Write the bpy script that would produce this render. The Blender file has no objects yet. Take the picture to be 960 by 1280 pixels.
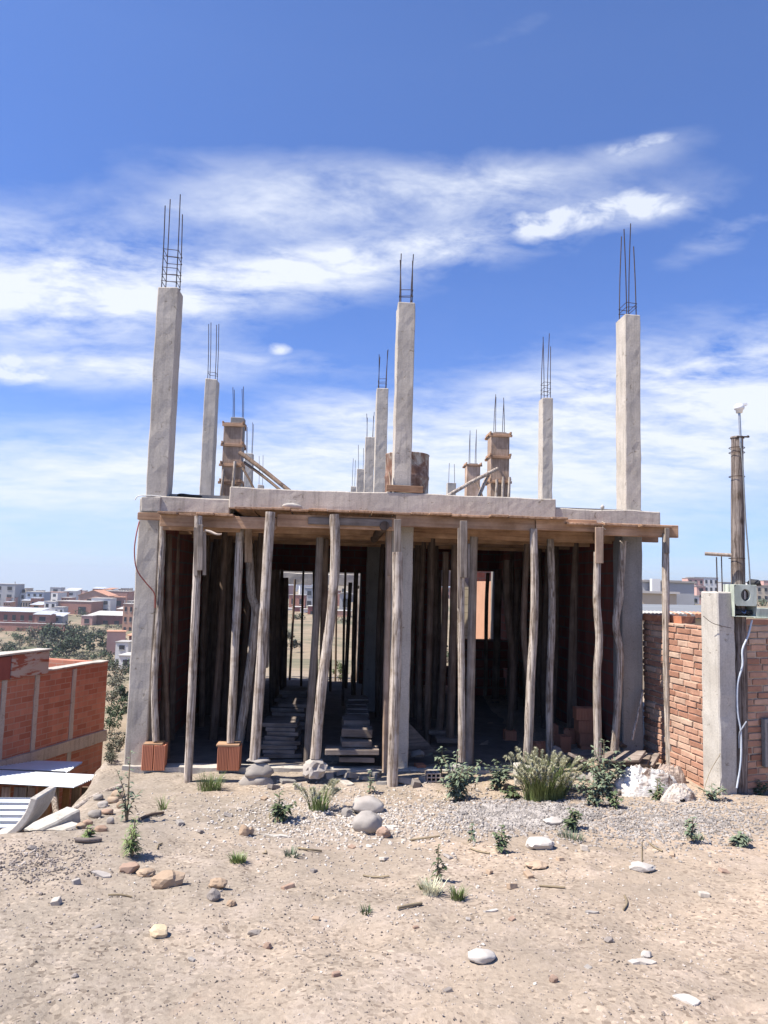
import bpy, bmesh, math, random
from mathutils import Vector, Matrix, noise
random.seed(7)
R = math.radians
sc = bpy.context.scene
col = sc.collection

# look of the day
TINT_LO = (.52, .92, 1.66); TINT_HI = (1.22, 1.42, 1.92); VEILC = (5.6, 6.7, 8.0); CLOUD = (7.6, 8.0, 8.8); SKY_STR = .07; HAZE = .00032; SUN_STR = 4.8; EXPO = .85; VEIL = 1.05
BLOBS = [(745, 272, 100, 20, 6, .42), (800, 190, 56, 12, 4, .3), (650, 222, 60, 20, -4, .25), (420, 235, 130, 22, 2, .62), (600, 240, 70, 18, 0, .5), (330, 272, 120, 16, 4, .5), (250, 350, 190, 26, 8, .8), (440, 325, 90, 16, 8, .7), (80, 390, 120, 30, 6, .85), (560, 305, 70, 12, 8, .6), (820, 262, 36, 9, 0, .5),
 (120, 462, 110, 13, 6, .8), (340, 452, 60, 12, 0, .4), (880, 530, 200, 62, 8, .95), (925, 455, 80, 14, 16, .5), (760, 470, 90, 20, 10, .3),
 (70, 600, 190, 36, 4, .9), (420, 515, 50, 16, 0, .6), (450, 585, 190, 44, 0, .85), (640, 40, 60, 12, 14, .16), (50, 300, 120, 26, 0, .45), (920, 290, 50, 12, 16, .45), (700, 560, 140, 60, 0, .6)]
PUFFS = [(735, 268, 60, 14, 6, .95), (670, 280, 28, 11, 0, .7), (815, 262, 34, 9, 0, .7), (795, 184, 36, 8, 4, .72), (349, 437, 11, 6, 0, .9), (16, 457, 26, 15, 0, .8), (490, 295, 34, 8, 0, .5), (60, 470, 50, 9, 0, .6)]
# ------------------------------------------------------------------ camera
F = 924.0
CAM = Vector((0, 0, 1.6))
TH, RO = R(5.5), R(1.6)
fw = Vector((0, math.cos(TH), math.sin(TH)))
up0 = Vector((0, -math.sin(TH), math.cos(TH)))
r0 = Vector((1, 0, 0))
rt = r0*math.cos(RO) + up0*math.sin(RO)
up = -r0*math.sin(RO) + up0*math.cos(RO)
cd = bpy.data.cameras.new('camera')
cam = bpy.data.objects.new('camera', cd); col.objects.link(cam)
cd.sensor_fit = 'VERTICAL'; cd.sensor_height = 36; cd.lens = 36*F/1280
cd.clip_start = 0.05; cd.clip_end = 8000
cam.matrix_world = Matrix(((rt.x, up.x, -fw.x, CAM.x), (rt.y, up.y, -fw.y, CAM.y), (rt.z, up.z, -fw.z, CAM.z), (0, 0, 0, 1)))
sc.camera = cam

def ray(px, py):
    return fw + rt*((px-480)/F) + up*((640-py)/F)
def at(px, py, Y):
    d = ray(px, py); return CAM + d*(Y/d.y)

# ------------------------------------------------------------------ building frame
PSI = R(3.5)
O = Vector((0, 8.2, 0))
U = Vector((math.cos(PSI), math.sin(PSI), 0)); V = Vector((-math.sin(PSI), math.cos(PSI), 0))
def Lo(px, py, v):                       # point of the building's own frame seen at a photo position
    d = ray(px, py); t = (v - (CAM-O).dot(V))/d.dot(V)
    p = CAM + d*t - O
    return Vector((p.dot(U), v, p.z))
def W(u, v, z): return O + U*u + V*v + Vector((0, 0, z))
def Lw(px, py, v): l = Lo(px, py, v); return W(*l)

# ------------------------------------------------------------------ terrain
def itp(x, pts):
    if x <= pts[0][0]: return pts[0][1]
    for (a, b), (c, d) in zip(pts, pts[1:]):
        if x <= c: 
            return b + (d-b)*(x-a)/(c-a)
    return pts[-1][1]
def sst(a, b, x):
    t = min(1, max(0, (x-a)/(b-a))); return t*t*(3-2*t)
EDGE = [(0, -9), (4.2, -7), (4.5, -3.0), (4.9, -2.5), (5.4, -2.38), (6.4, -2.42), (7.5, -2.75), (8.0, -2.93), (18, -3.5), (40, -9), (100, -20)]
PLAT = [(-10, .1), (0, 0), (3, -.02), (5, -.15), (6.5, -.34), (7.4, -.45), (8.2, -.42), (16, -.45), (20, -.9), (40, -3), (80, -6.5), (150, -10.5), (200, -12), (300, -9), (500, -6), (900, -1), (1600, 6), (3000, 12)]
LEFT = [(0, -2.6), (9, -2.6), (14, -3.3), (25, -4.3), (40, -5.4), (80, -8.6), (150, -12.2), (200, -12.6), (300, -9), (500, -6), (900, -1), (1600, 6), (3000, 12)]
RHO_C = [(14, .146), (16, .132), (20, .125), (40, .112), (80, .085), (120, .063), (180, .042), (250, .029), (400, .017), (700, .011), (1600, .007), (4000, .005)]
RHO_L = [(14, .35), (25, .235), (40, .175), (80, .14), (110, .127), (150, .117), (200, .091), (250, .070), (300, .0535), (340, .044), (500, .034), (900, .0275), (4000, .025)]
RHO_R = [(14, .146), (16, .132), (22, .09), (40, .055), (62, .032), (120, .019), (240, .011), (400, .007), (800, .003), (4000, .001)]
_rd = random.Random(4)
DENTS = [(_rd.uniform(-2.6, 3.4), _rd.uniform(2.5, 6.4), _rd.uniform(0, 3.14), _rd.uniform(.09, .14), _rd.uniform(.04, .065), _rd.uniform(.010, .026)) for _ in range(70)]
def hz(x, y):
    s = x/max(y, .1)
    if y < 15: z = itp(y, PLAT)
    else:
        kr = sst(.1, .33, s); z = 1.6 - y*(itp(y, RHO_C)*(1-kr) + itp(y, RHO_R)*kr)
    e = itp(y, EDGE); d = e - x
    ke = sst(0, 1.3-.85*sst(7.1, 7.9, y)*(1-sst(14, 22, y)), d)*(1-sst(25, 60, y)); ks = sst(-.18, -.31, s)*sst(10, 30, y) if s < -.18 else 0
    k = max(ke, ks)
    if y < 12: z = z - max(0, d)*0.1*(1-k)
    z = z*(1-k) + (1.6-y*itp(y, RHO_L) if y > 14 else itp(y, LEFT))*k
    if y < 14: z += .14*sst(1.2, 3.2, x)*sst(5.6, 7.3, y)
    z += .10*math.exp(-((x+2.1)/.6)**2 - ((y-4.75)/.35)**2)                       # gravel mound by the concrete ring
    z += .10*math.exp(-((x-1.25)/.75)**2 - ((y-6.55)/.45)**2)                       # gravel heap by the foxtail
    z += .07*math.exp(-((x+.3)/.9)**2 - ((y-6.7)/.5)**2)
    P = Vector((x, y, 0))
    r = math.hypot(x, y)
    if 2 < y < 7.2:
        for (dx, dy, da, dl, dw, dd) in DENTS:
            ex, ey = x-dx, y-dy
            if abs(ex) < .3 and abs(ey) < .3:
                a_ = (ex*math.cos(da)+ey*math.sin(da))/dl; b_ = (ey*math.cos(da)-ex*math.sin(da))/dw; q_ = a_*a_+b_*b_
                z -= dd*(math.exp(-q_)-.45*math.exp(-(math.sqrt(q_)-1.55)**2*3))
    if r < 40:
        z += .035*noise.noise(P*.9) + .028*noise.noise(P*2.6+Vector((3, 1, 0))) + .014*noise.noise(P*7) + .006*noise.noise(P*17)
    if r > 20: z += min(.8, (r-20)*.004)*noise.noise(P*.03+Vector((5, 2, 0))) + min(.4, (r-20)*.01)*noise.noise(P*.08)
    return z
def hit(px, py, far=1500):
    d = ray(px, py); t = 1.5
    while t < far:
        p = CAM + d*t
        if p.z < hz(p.x, p.y):
            lo, hi = t/1.02-.02, t
            for _ in range(14):
                m = (lo+hi)/2; q = CAM + d*m
                if q.z < hz(q.x, q.y): hi = m
                else: lo = m
            q = CAM + d*hi; q.z = hz(q.x, q.y); return q
        t = t*1.02 + .02
    return CAM + d*far

# ------------------------------------------------------------------ mesh helpers
class MB:
    def __init__(s): s.v = []; s.f = []; s.sm = []
    def add(s, vs, fs, smooth=False):
        n = len(s.v); s.v += [Vector(p) for p in vs]
        s.f += [tuple(i+n for i in f) for f in fs]; s.sm += [smooth]*len(fs); return s
    def hexa(s, c):       # 8 corners: bottom 4 ccw, top 4 ccw
        return s.add(c, [(3, 2, 1, 0), (4, 5, 6, 7), (0, 1, 5, 4), (1, 2, 6, 5), (2, 3, 7, 6), (3, 0, 4, 7)])
    def box(s, c, d, M=None):
        c = Vector(c); x, y, z = d[0]/2, d[1]/2, d[2]/2
        ps = [Vector(p) for p in ((-x,-y,-z),(x,-y,-z),(x,y,-z),(-x,y,-z),(-x,-y,z),(x,-y,z),(x,y,z),(-x,y,z))]
        if M: ps = [M @ p for p in ps]
        return s.hexa([p+c for p in ps])
    def rbox(s, a, b, n, amp, fr=6.0, top=0.0):   # subdivided box with slightly uneven faces
        a, b = Vector(a), Vector(b); idx = {}; vs = []; fs = []
        off = Vector((random.random()*50, random.random()*50, random.random()*50))
        def vid(i, j, k):
            if (i, j, k) not in idx:
                p = Vector((a.x+(b.x-a.x)*i/n[0], a.y+(b.y-a.y)*j/n[1], a.z+(b.z-a.z)*k/n[2]))
                q = p*fr + off
                p = p + amp*(noise.noise_vector(q) + .6*noise.noise_vector(q*3.1))
                if top and k == n[2]: p.z += top*noise.noise(q*.6)
                idx[(i, j, k)] = len(vs); vs.append(p)
            return idx[(i, j, k)]
        X, Y, Z = n
        for i in range(X):
            for j in range(Y):
                fs.append((vid(i,j,0), vid(i,j+1,0), vid(i+1,j+1,0), vid(i+1,j,0)))
                fs.append((vid(i,j,Z), vid(i+1,j,Z), vid(i+1,j+1,Z), vid(i,j+1,Z)))
            for k in range(Z):
                fs.append((vid(i,0,k), vid(i+1,0,k), vid(i+1,0,k+1), vid(i,0,k+1)))
                fs.append((vid(i,Y,k), vid(i,Y,k+1), vid(i+1,Y,k+1), vid(i+1,Y,k)))
        for j in range(Y):
            for k in range(Z):
                fs.append((vid(0,j,k), vid(0,j,k+1), vid(0,j+1,k+1), vid(0,j+1,k)))
                fs.append((vid(X,j,k), vid(X,j+1,k), vid(X,j+1,k+1), vid(X,j,k+1)))
        return s.add(vs, fs)
    def tube(s, pts, rad, seg=8, rough=0.0, caps=True, sub=1, smooth=True):
        pts = [Vector(p) for p in pts]
        if not hasattr(rad, '__len__'): rad = [rad]*len(pts)
        if sub > 1:
            np_, nr = [], []
            for i in range(len(pts)-1):
                p0 = pts[max(0, i-1)]; p1 = pts[i]; p2 = pts[i+1]; p3 = pts[min(len(pts)-1, i+2)]
                for k in range(sub):
                    t = k/sub
                    np_.append(.5*((2*p1)+(p2-p0)*t+(2*p0-5*p1+4*p2-p3)*t*t+(3*p1-p0-3*p2+p3)*t**3)); nr.append(rad[i]*(1-t)+rad[i+1]*t)
            pts = np_+[pts[-1]]; rad = nr+[rad[-1]]
        n = len(pts); vs = []; off = random.random()*100
        ref = Vector((1, .13, .07))
        d0 = (pts[-1]-pts[0]).normalized()
        if abs(d0.dot(ref)) > .8: ref = Vector((.1, 1, .2))
        for i, p in enumerate(pts):
            d = (pts[min(n-1, i+1)]-pts[max(0, i-1)]).normalized()
            a = d.cross(ref).normalized(); b = a.cross(d).normalized()
            for k in range(seg):
                an = 2*math.pi*k/seg
                r = rad[i]
                if rough: r *= 1+rough*(.7*noise.noise(Vector((math.cos(an)*1.3+off, math.sin(an)*1.3, i*.35)))+1.0*noise.noise(Vector((math.cos(an)*3.5+off, math.sin(an)*3.5, i*.22)))+.5*noise.noise(Vector((math.cos(an)*2+off, math.sin(an)*2, i*1.7))))
                vs.append(p+a*(r*math.cos(an))+b*(r*math.sin(an)))
        fs = [(i*seg+k, i*seg+(k+1) % seg, (i+1)*seg+(k+1) % seg, (i+1)*seg+k) for i in range(n-1) for k in range(seg)]
        s.add(vs, fs, smooth)
        if caps: s.add(vs[:seg], [tuple(range(seg))]); s.add(vs[-seg:], [tuple(reversed(range(seg)))])
        return s
    def lathe(s, c, prof, seg=24, smooth=True, wob=0):
        c = Vector(c); vs = []
        for r, z in prof:
            for k in range(seg):
                a = 2*math.pi*k/seg; rr = r*(1+wob*noise.noise(Vector((math.cos(a)*2, math.sin(a)*2, z*4))))
                vs.append(c+Vector((rr*math.cos(a), rr*math.sin(a), z)))
        n = len(prof)
        return s.add(vs, [(i*seg+k, i*seg+(k+1) % seg, (i+1)*seg+(k+1) % seg, (i+1)*seg+k) for i in range(n-1) for k in range(seg)], smooth)
    def rock(s, c, d, sub=2, amp=.22, fr=1.4, facet=0.0, smooth=True, rot=None, flat=0.0):
        bm = bmesh.new(); bmesh.ops.create_icosphere(bm, subdivisions=sub, radius=1)
        off = Vector((random.random()*99, random.random()*99, random.random()*99)); c = Vector(c)
        M = Matrix.Rotation(random.random()*6.3 if rot is None else rot, 3, 'Z') 
        vs = []; cuts = []
        for _ in range(int(4+facet*22)):
            n_ = Vector((random.gauss(0, 1), random.gauss(0, 1), random.gauss(.2, .8))).normalized(); cuts.append((n_, random.uniform(.80-.35*facet, .96)))
        for v in bm.verts:
            p = v.co.copy(); q = p*fr+off
            k = 1+amp*noise.noise(q)+amp*.5*noise.noise(q*2.3)
            k += .03*noise.noise(q*6)
            p = p*k
            for n_, d_ in cuts:
                e_ = p.dot(n_)-d_
                if e_ > 0: p = p-n_*(e_*.95)
            if p.z < -.55: p.z = -.55+(p.z+.55)*.2
            if flat and p.z > 1-flat: p.z = 1-flat+(p.z-1+flat)*.15
            p = Vector((p.x*d[0]/2, p.y*d[1]/2, p.z*d[2]/2))
            p += Vector((d[0], d[1], d[2]))*(.012*noise.noise(v.co*7+off))
            vs.append(M @ p + c)
        fs = [tuple(v.index for v in f.verts) for f in bm.faces]; bm.free()
        return s.add(vs, fs, smooth and facet < .3)
    def build(s, name, mat, parent=None, loc=None, rotz=0.0, bevel=0, local=False):
        me = bpy.data.meshes.new(name)
        off = Vector(loc) if (loc is not None and not rotz and not local) else Vector((0, 0, 0))
        me.from_pydata([p-off for p in s.v], [], s.f); me.update()
        me.polygons.foreach_set('use_smooth', s.sm)
        me.materials.append(mat)
        o = bpy.data.objects.new(name, me); col.objects.link(o)
        if loc is not None: o.location = loc
        o.rotation_euler.z = rotz
        if parent: o.parent = parent
        if bevel:
            m = o.modifiers.new('bevel', 'BEVEL'); m.width = bevel; m.segments = 1; m.limit_method = 'ANGLE'; m.angle_limit = R(50)
        return o
def tag(o, label, cat=None, group=None, kind=None):
    if label: o['label'] = label
    if cat: o['category'] = cat
    if group: o['group'] = group
    if kind: o['kind'] = kind
    return o
def thing(name, label, cat, loc=(0, 0, 0), rotz=0.0, group=None):
    o = bpy.data.objects.new(name, None); col.objects.link(o); o.empty_display_size = .1
    o.location = loc; o.rotation_euler.z = rotz
    return tag(o, label, cat, group)

# ------------------------------------------------------------------ materials
class NT:
    def __init__(s, name):
        s.m = bpy.data.materials.new(name); s.m.use_nodes = True; s.t = s.m.node_tree; s.t.nodes.clear()
        s.out = s.n('ShaderNodeOutputMaterial'); s.b = s.n('ShaderNodeBsdfPrincipled'); s.l(s.b, 0, s.out, 0)
        s.b.inputs['Specular IOR Level'].default_value = .25
    def n(s, t, **k):
        x = s.t.nodes.new(t)
        for a, b in k.items(): setattr(x, a, b)
        return x
    def l(s, a, i, b, j): s.t.links.new(a.outputs[i], b.inputs[j])
    def coords(s, stretch=(1, 1, 1), world=False, rnd=True):
        if world: c = s.n('ShaderNodeNewGeometry'); o = 'Position'
        else: c = s.n('ShaderNodeTexCoord'); o = 'Object'
        mp = s.n('ShaderNodeMapping'); mp.inputs['Scale'].default_value = stretch; s.l(c, o, mp, 'Vector')
        if rnd and not world:
            oi = s.n('ShaderNodeObjectInfo'); mu = s.n('ShaderNodeMath', operation='MULTIPLY'); mu.inputs[1].default_value = 37
            s.l(oi, 'Random', mu, 0); s.l(mu, 0, mp, 'Location')
        return mp
    def noise(s, vec, scale, detail=5, rough=.6, dist=0):
        x = s.n('ShaderNodeTexNoise'); x.inputs['Scale'].default_value = scale; x.inputs['Detail'].default_value = detail
        x.inputs['Roughness'].default_value = rough; x.inputs['Distortion'].default_value = dist; s.l(vec, 0, x, 'Vector'); return x
    def ramp(s, src, o, stops):
        x = s.n('ShaderNodeValToRGB'); e = x.color_ramp.elements
        while len(e) < len(stops): e.new(.5)
        for el, (p, c) in zip(e, stops): el.position = p; el.color = (*c, 1) if len(c) == 3 else c
        s.l(src, o, x, 0); return x
    def mix(s, fac, a, b, mode='MIX'):
        x = s.n('ShaderNodeMix', data_type='RGBA', blend_type=mode)
        for k, val in ((0, fac), (6, a), (7, b)):
            if isinstance(val, tuple) and hasattr(val[0], 'outputs'): s.t.links.new(val[0].outputs[val[1]], x.inputs[k])
            elif isinstance(val, (int, float)): x.inputs[k].default_value = val
            else: x.inputs[k].default_value = (*val, 1)
        return x
    def bump(s, src, o, strength, dist=.01, prev=None):
        x = s.n('ShaderNodeBump'); x.inputs['Strength'].default_value = strength; x.inputs['Distance'].default_value = dist
        s.l(src, o, x, 'Height')
        if prev: s.l(prev, 0, x, 'Normal')
        return x
    def fin(s, c, o, rough=.85, bump=None, metal=0, spec=None):
        if o is None: s.b.inputs['Base Color'].default_value = (*c, 1)
        else: s.l(c, o, s.b, 'Base Color')
        s.b.inputs['Roughness'].default_value = rough; s.b.inputs['Metallic'].default_value = metal
        if spec is not None: s.b.inputs['Specular IOR Level'].default_value = spec
        if bump: s.l(bump, 0, s.b, 'Normal')
        return s.m
def simple(name, a, b, scale=8, rough=.85, stretch=(1, 1, 1), bump=.3, bd=.006, metal=0, vary=.25, detail=6, lo=.3, hi=.7, spec=None):
    t = NT(name); c = t.coords(stretch); n = t.noise(c, scale, detail, .65)
    r = t.ramp(n, 0, [(lo, a), (hi, b)])
    oi = t.n('ShaderNodeObjectInfo'); rr = t.ramp(oi, 'Random', [(0, (1-vary,)*3), (1, (1+vary*.4,)*3)])
    m = t.mix(1.0, (r, 0), (rr, 0), 'MULTIPLY')
    bp = t.bump(n, 0, bump, bd) if bump else None
    return t.fin(m, 2, rough, bp, metal, spec)
def concrete(name, a, b, stain=(.17, .15, .13), line=0.0):
    t = NT(name); c = t.coords((1, 1, 1)); cs = t.coords((7, 7, .55)); cf = t.coords((1, 1, 1))
    n1 = t.noise(c, 3, 6, .6); n2 = t.noise(cs, 3, 6, .7); n3 = t.noise(cf, 60, 4, .7); n4 = t.noise(c, 14, 5, .7, .6)
    base = t.ramp(n1, 0, [(.3, a), (.7, b)])
    st = t.ramp(n2, 0, [(.5, (0, 0, 0)), (.72, (1, 1, 1))])
    m1 = t.mix((st, 0), (base, 0), stain)
    m1.inputs[0].default_value = .5
    sc_ = t.n('ShaderNodeMath', operation='MULTIPLY'); sc_.inputs[1].default_value = .48; t.l(st, 0, sc_, 0); t.t.links.new(sc_.outputs[0], m1.inputs[0])
    pit = t.ramp(n4, 0, [(.61, (1, 1, 1)), (.70, (.52, .49, .45))])
    m2 = t.mix(1.0, (m1, 2), (pit, 0), 'MULTIPLY')
    fine = t.ramp(n3, 0, [(.3, (.82, .82, .82)), (.7, (1.1, 1.1, 1.1))])
    m3 = t.mix(1.0, (m2, 2), (fine, 0), 'MULTIPLY')
    bp = t.bump(n2, 0, .18, .008); bp = t.bump(pit, 0, .6, .008, bp); bp = t.bump(n3, 0, .35, .003, bp)
    return t.fin(m3, 2, .92, bp)
def wood(name, a, b, dark, along='z', sc_=1.0, vary=.3, rough=.85, bd=.006):
    k = {'z': (46, 46, 2.4), 'x': (1.6, 34, 34), 'y': (34, 1.6, 34)}[along]
    t = NT(name); c = t.coords(k); c2 = t.coords((2, 2, 2))
    n = t.noise(c, 1.0*sc_, 6, .65, .4); n2 = t.noise(c2, 2.2, 4, .6); n3 = t.noise(c, 3.0*sc_, 3, .6)
    r = t.ramp(n, 0, [(.28, dark), (.45, a), (.7, b)])
    blot = t.ramp(n2, 0, [(.35, (.68, .64, .6)), (.65, (1.08, 1.06, 1.04))])
    oi = t.n('ShaderNodeObjectInfo'); rr = t.ramp(oi, 'Random', [(0, (1-vary, 1-vary, 1-vary)), (1, (1.1, 1.08, 1.05))])
    m = t.mix(1, (r, 0), (blot, 0), 'MULTIPLY'); m = t.mix(1, (m, 2), (rr, 0), 'MULTIPLY')
    bp = t.bump(n, 0, .6, bd); bp = t.bump(n3, 0, .3, bd*.5, bp)
    return t.fin(m, 2, rough, bp)
def bricktex(name, c1, c2, mortar, bw=.24, bh=.09, ms=.012, bias=0, bumpd=.01, dirt=.4):
    t = NT(name); tc = t.n('ShaderNodeTexCoord'); sx = t.n('ShaderNodeSeparateXYZ'); t.l(tc, 'Object', sx, 0)
    ad = t.n('ShaderNodeMath', operation='ADD'); t.l(sx, 0, ad, 0); t.l(sx, 1, ad, 1)
    cb = t.n('ShaderNodeCombineXYZ'); t.l(ad, 0, cb, 0); t.l(sx, 2, cb, 1)
    nz = t.noise(t.coords(rnd=False), 4, 3); sub = t.n('ShaderNodeVectorMath', operation='MULTIPLY_ADD'); t.l(nz, 'Color', sub, 0); sub.inputs[1].default_value = (.012, .012, 0); t.l(cb, 0, sub, 2)
    b = t.n('ShaderNodeTexBrick'); t.l(sub, 0, b, 'Vector'); b.inputs['Scale'].default_value = 1
    b.inputs['Brick Width'].default_value = bw; b.inputs['Row Height'].default_value = bh; b.inputs['Mortar Size'].default_value = ms
    b.inputs['Mortar Smooth'].default_value = .3; b.inputs['Bias'].default_value = bias
    b.inputs['Color1'].default_value = (*c1, 1); b.inputs['Color2'].default_value = (*c2, 1); b.inputs['Mortar'].default_value = (*mortar, 1)
    n = t.noise(t.coords((2.2, 2.2, .7), rnd=False), 1.6, 7, .7); r = t.ramp(n, 0, [(.3, (1-dirt,)*3), (.7, (1.1, 1.1, 1.1))])
    m = t.mix(1, (b, 0), (r, 0), 'MULTIPLY')
    n2 = t.noise(t.coords(rnd=False), 45, 3, .6)
    bp = t.bump(b, 'Fac', -.6, bumpd); bp = t.bump(n2, 0, .3, .004, bp)
    return t.fin(m, 2, .92, bp)

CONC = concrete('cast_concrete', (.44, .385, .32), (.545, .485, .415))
CONC_D = concrete('darker_concrete', (.24, .22, .2), (.33, .305, .275))  # darker tone of the cast concrete
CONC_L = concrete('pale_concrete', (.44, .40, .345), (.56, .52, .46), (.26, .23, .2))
POLE = wood('weathered_pole_wood', (.45, .38, .325), (.66, .59, .52), (.17, .13, .105), 'z', vary=.16)
def polewood(name, a, b, dark, vary=.15):
    t = NT(name); c = t.coords((60, 60, 2.2)); c2 = t.coords((1, 1, 1)); c3 = t.coords((30, 30, .9)); ck = t.coords((9, 9, 3.2))
    n = t.noise(c, 1, 6, .7, .5); big = t.noise(c2, 5, 5, .65); cr = t.noise(c3, 1.0, 4, .6, 1.2)
    vo = t.n('ShaderNodeTexVoronoi'); vo.inputs['Scale'].default_value = 1; t.l(ck, 0, vo, 'Vector')
    r = t.ramp(n, 0, [(.3, dark), (.46, a), (.72, b)])
    bl = t.ramp(big, 0, [(.34, (.62, .56, .5)), (.5, (.95, .93, .91)), (.7, (1.1, 1.09, 1.08))])
    ckr = t.ramp(cr, 0, [(.455, (1, 1, 1)), (.495, (.25, .2, .17)), (.51, (.25, .2, .17)), (.55, (1, 1, 1))])
    kn = t.ramp(vo, 'Distance', [(.07, (.3, .24, .2)), (.16, (1, 1, 1))])
    oi = t.n('ShaderNodeObjectInfo'); rr = t.ramp(oi, 'Random', [(0, (1-vary,)*3), (1, (1.08,)*3)])
    m = t.mix(1, (r, 0), (bl, 0), 'MULTIPLY'); m = t.mix(.75, (m, 2), (ckr, 0), 'MULTIPLY'); m = t.mix(.8, (m, 2), (kn, 0), 'MULTIPLY'); m = t.mix(1, (m, 2), (rr, 0), 'MULTIPLY')
    bp = t.bump(n, 0, .5, .006); bp = t.bump(ckr, 0, .7, .008, bp); bp = t.bump(kn, 0, .5, .008, bp); bp = t.bump(big, 0, .3, .01, bp)
    return t.fin(m, 2, .88, bp)
POLE = polewood('weathered_pole_wood', (.52, .445, .375), (.74, .665, .59), (.19, .145, .115))
POLE_U = polewood('old_power_pole_wood', (.26, .215, .19), (.42, .365, .33), (.10, .08, .065))
POLE_B = wood('shaded_brown_pole_wood', (.17, .12, .09), (.26, .195, .15), (.07, .05, .035), 'z')  # brown pole wood, base darkened to put interior shade into the colour
PLANK = wood('raw_pine_plank', (.47, .29, .18), (.58, .39, .26), (.22, .13, .085), 'x', 1, .25)
PLANK_Y = wood('raw_pine_plank_lengthwise', (.46, .285, .18), (.58, .39, .27), (.2, .12, .08), 'y', 1, .3)
PLANK_Z = wood('upright_pine_plank', (.48, .35, .26), (.60, .46, .36), (.24, .16, .11), 'z', 1, .25)
PLANK_G = wood('grey_old_plank', (.24, .2, .175), (.36, .31, .28), (.12, .1, .085), 'x', 1, .3)
PLANK_GZ = wood('grey_old_batten', (.30, .25, .21), (.44, .38, .33), (.14, .11, .09), 'z', 1, .3)
STEEL = simple('rusty_rebar_steel', (.05, .045, .045), (.12, .08, .065), 30, .6, bump=.2, bd=.002, metal=.5)
HOLLOW = simple('hollow_clay_brick', (.50, .185, .10), (.60, .25, .15), 10, .9, (14, 14, .4), .5, .004, vary=.2)
REDBRK = bricktex('house_red_brick', (.41, .15, .095), (.55, .245, .165), (.46, .29, .22), .20, .075, .006, dirt=.22)
DARKBRK = bricktex('infill_brick', (.20, .055, .04), (.25, .08, .058), (.15, .11, .095), .26, .15, .012)  # brick tone lowered so the walls carry some of the indoor shade
FENCEB = simple('handmade_brick', (.36, .16, .10), (.56, .30, .19), 5, .95, bump=.7, bd=.012, vary=0)
MORTAR = simple('mud_mortar', (.42, .30, .22), (.54, .42, .32), 10, .95, bump=.7, bd=.015, vary=0)
ROCKW = simple('pale_river_stone', (.30, .265, .235), (.45, .41, .365), 5, .9, bump=.5, bd=.012, vary=.25)
ROCKT = simple('tan_sandstone', (.32, .225, .15), (.46, .345, .245), 4, .9, bump=.6, bd=.012, vary=.2)
ROCKO = simple('rusty_orange_stone', (.29, .19, .135), (.41, .29, .22), 4, .9, bump=.6, bd=.012, vary=.2)
ROCKD = simple('dark_grey_stone', (.18, .155, .14), (.30, .26, .23), 5, .9, bump=.6, bd=.012, vary=.2)
WHITE_R = simple('chalky_white_stone', (.42, .38, .335), (.60, .555, .50), 6, .9, bump=.4, bd=.008, vary=.1)
LEAF = simple('weed_leaf', (.06, .095, .04), (.16, .19, .095), 14, .6, bump=0, vary=.3)
LEAF_G = simple('grey_green_leaf', (.12, .16, .095), (.22, .26, .17), 14, .65, bump=0, vary=.2)
GRASS = simple('fresh_grass', (.12, .175, .05), (.25, .31, .12), 10, .6, bump=0, vary=.25)
STRAW = simple('foxtail_plume', (.58, .56, .36), (.76, .73, .52), 20, .8, bump=0, vary=.1)
DRYW = simple('dry_weed_stalk', (.22, .17, .11), (.34, .27, .17), 10, .85, bump=0, vary=.2)
SCRUB = simple('scrub_leaf', (.042, .068, .034), (.095, .125, .065), .8, .8, bump=0, vary=.35)
SCRUB_L = simple('pale_scrub_leaf', (.10, .105, .07), (.18, .17, .12), .8, .8, bump=0, vary=.3)
BARK = simple('scrub_bark', (.10, .07, .05), (.18, .13, .1), 6, .9)

# ------------------------------------------------------------------ ground sheet
def spread(a, b, st, far, n):
    xs = [a+(b-a)*i/round((b-a)/st) for i in range(round((b-a)/st)+1)]
    g = []; 
    for k in range(1, n+1):
        q = (k/n); g.append((far-0)*(q**3.2)*.985+q*st*n*.9)
    return xs, g
xs, g = spread(-3.6, 4.4, .045, 2600, 46); XS = [-3.6-q for q in reversed(g)] + xs + [4.4+q for q in g]
ys, g = spread(2.0, 9.6, .045, 2900, 64); YS = [2.0-.4*k*k*.6 for k in range(9, 0, -1)] + ys + [9.6+q for q in g]
vs = [(x, y, hz(x, y)) for y in YS for x in XS]; nx = len(XS)
vs_ground = vs; gb = MB(); gb.add(vs, [(j*nx+i, j*nx+i+1, (j+1)*nx+i+1, (j+1)*nx+i) for j in range(len(YS)-1) for i in range(nx-1)], True)

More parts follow.
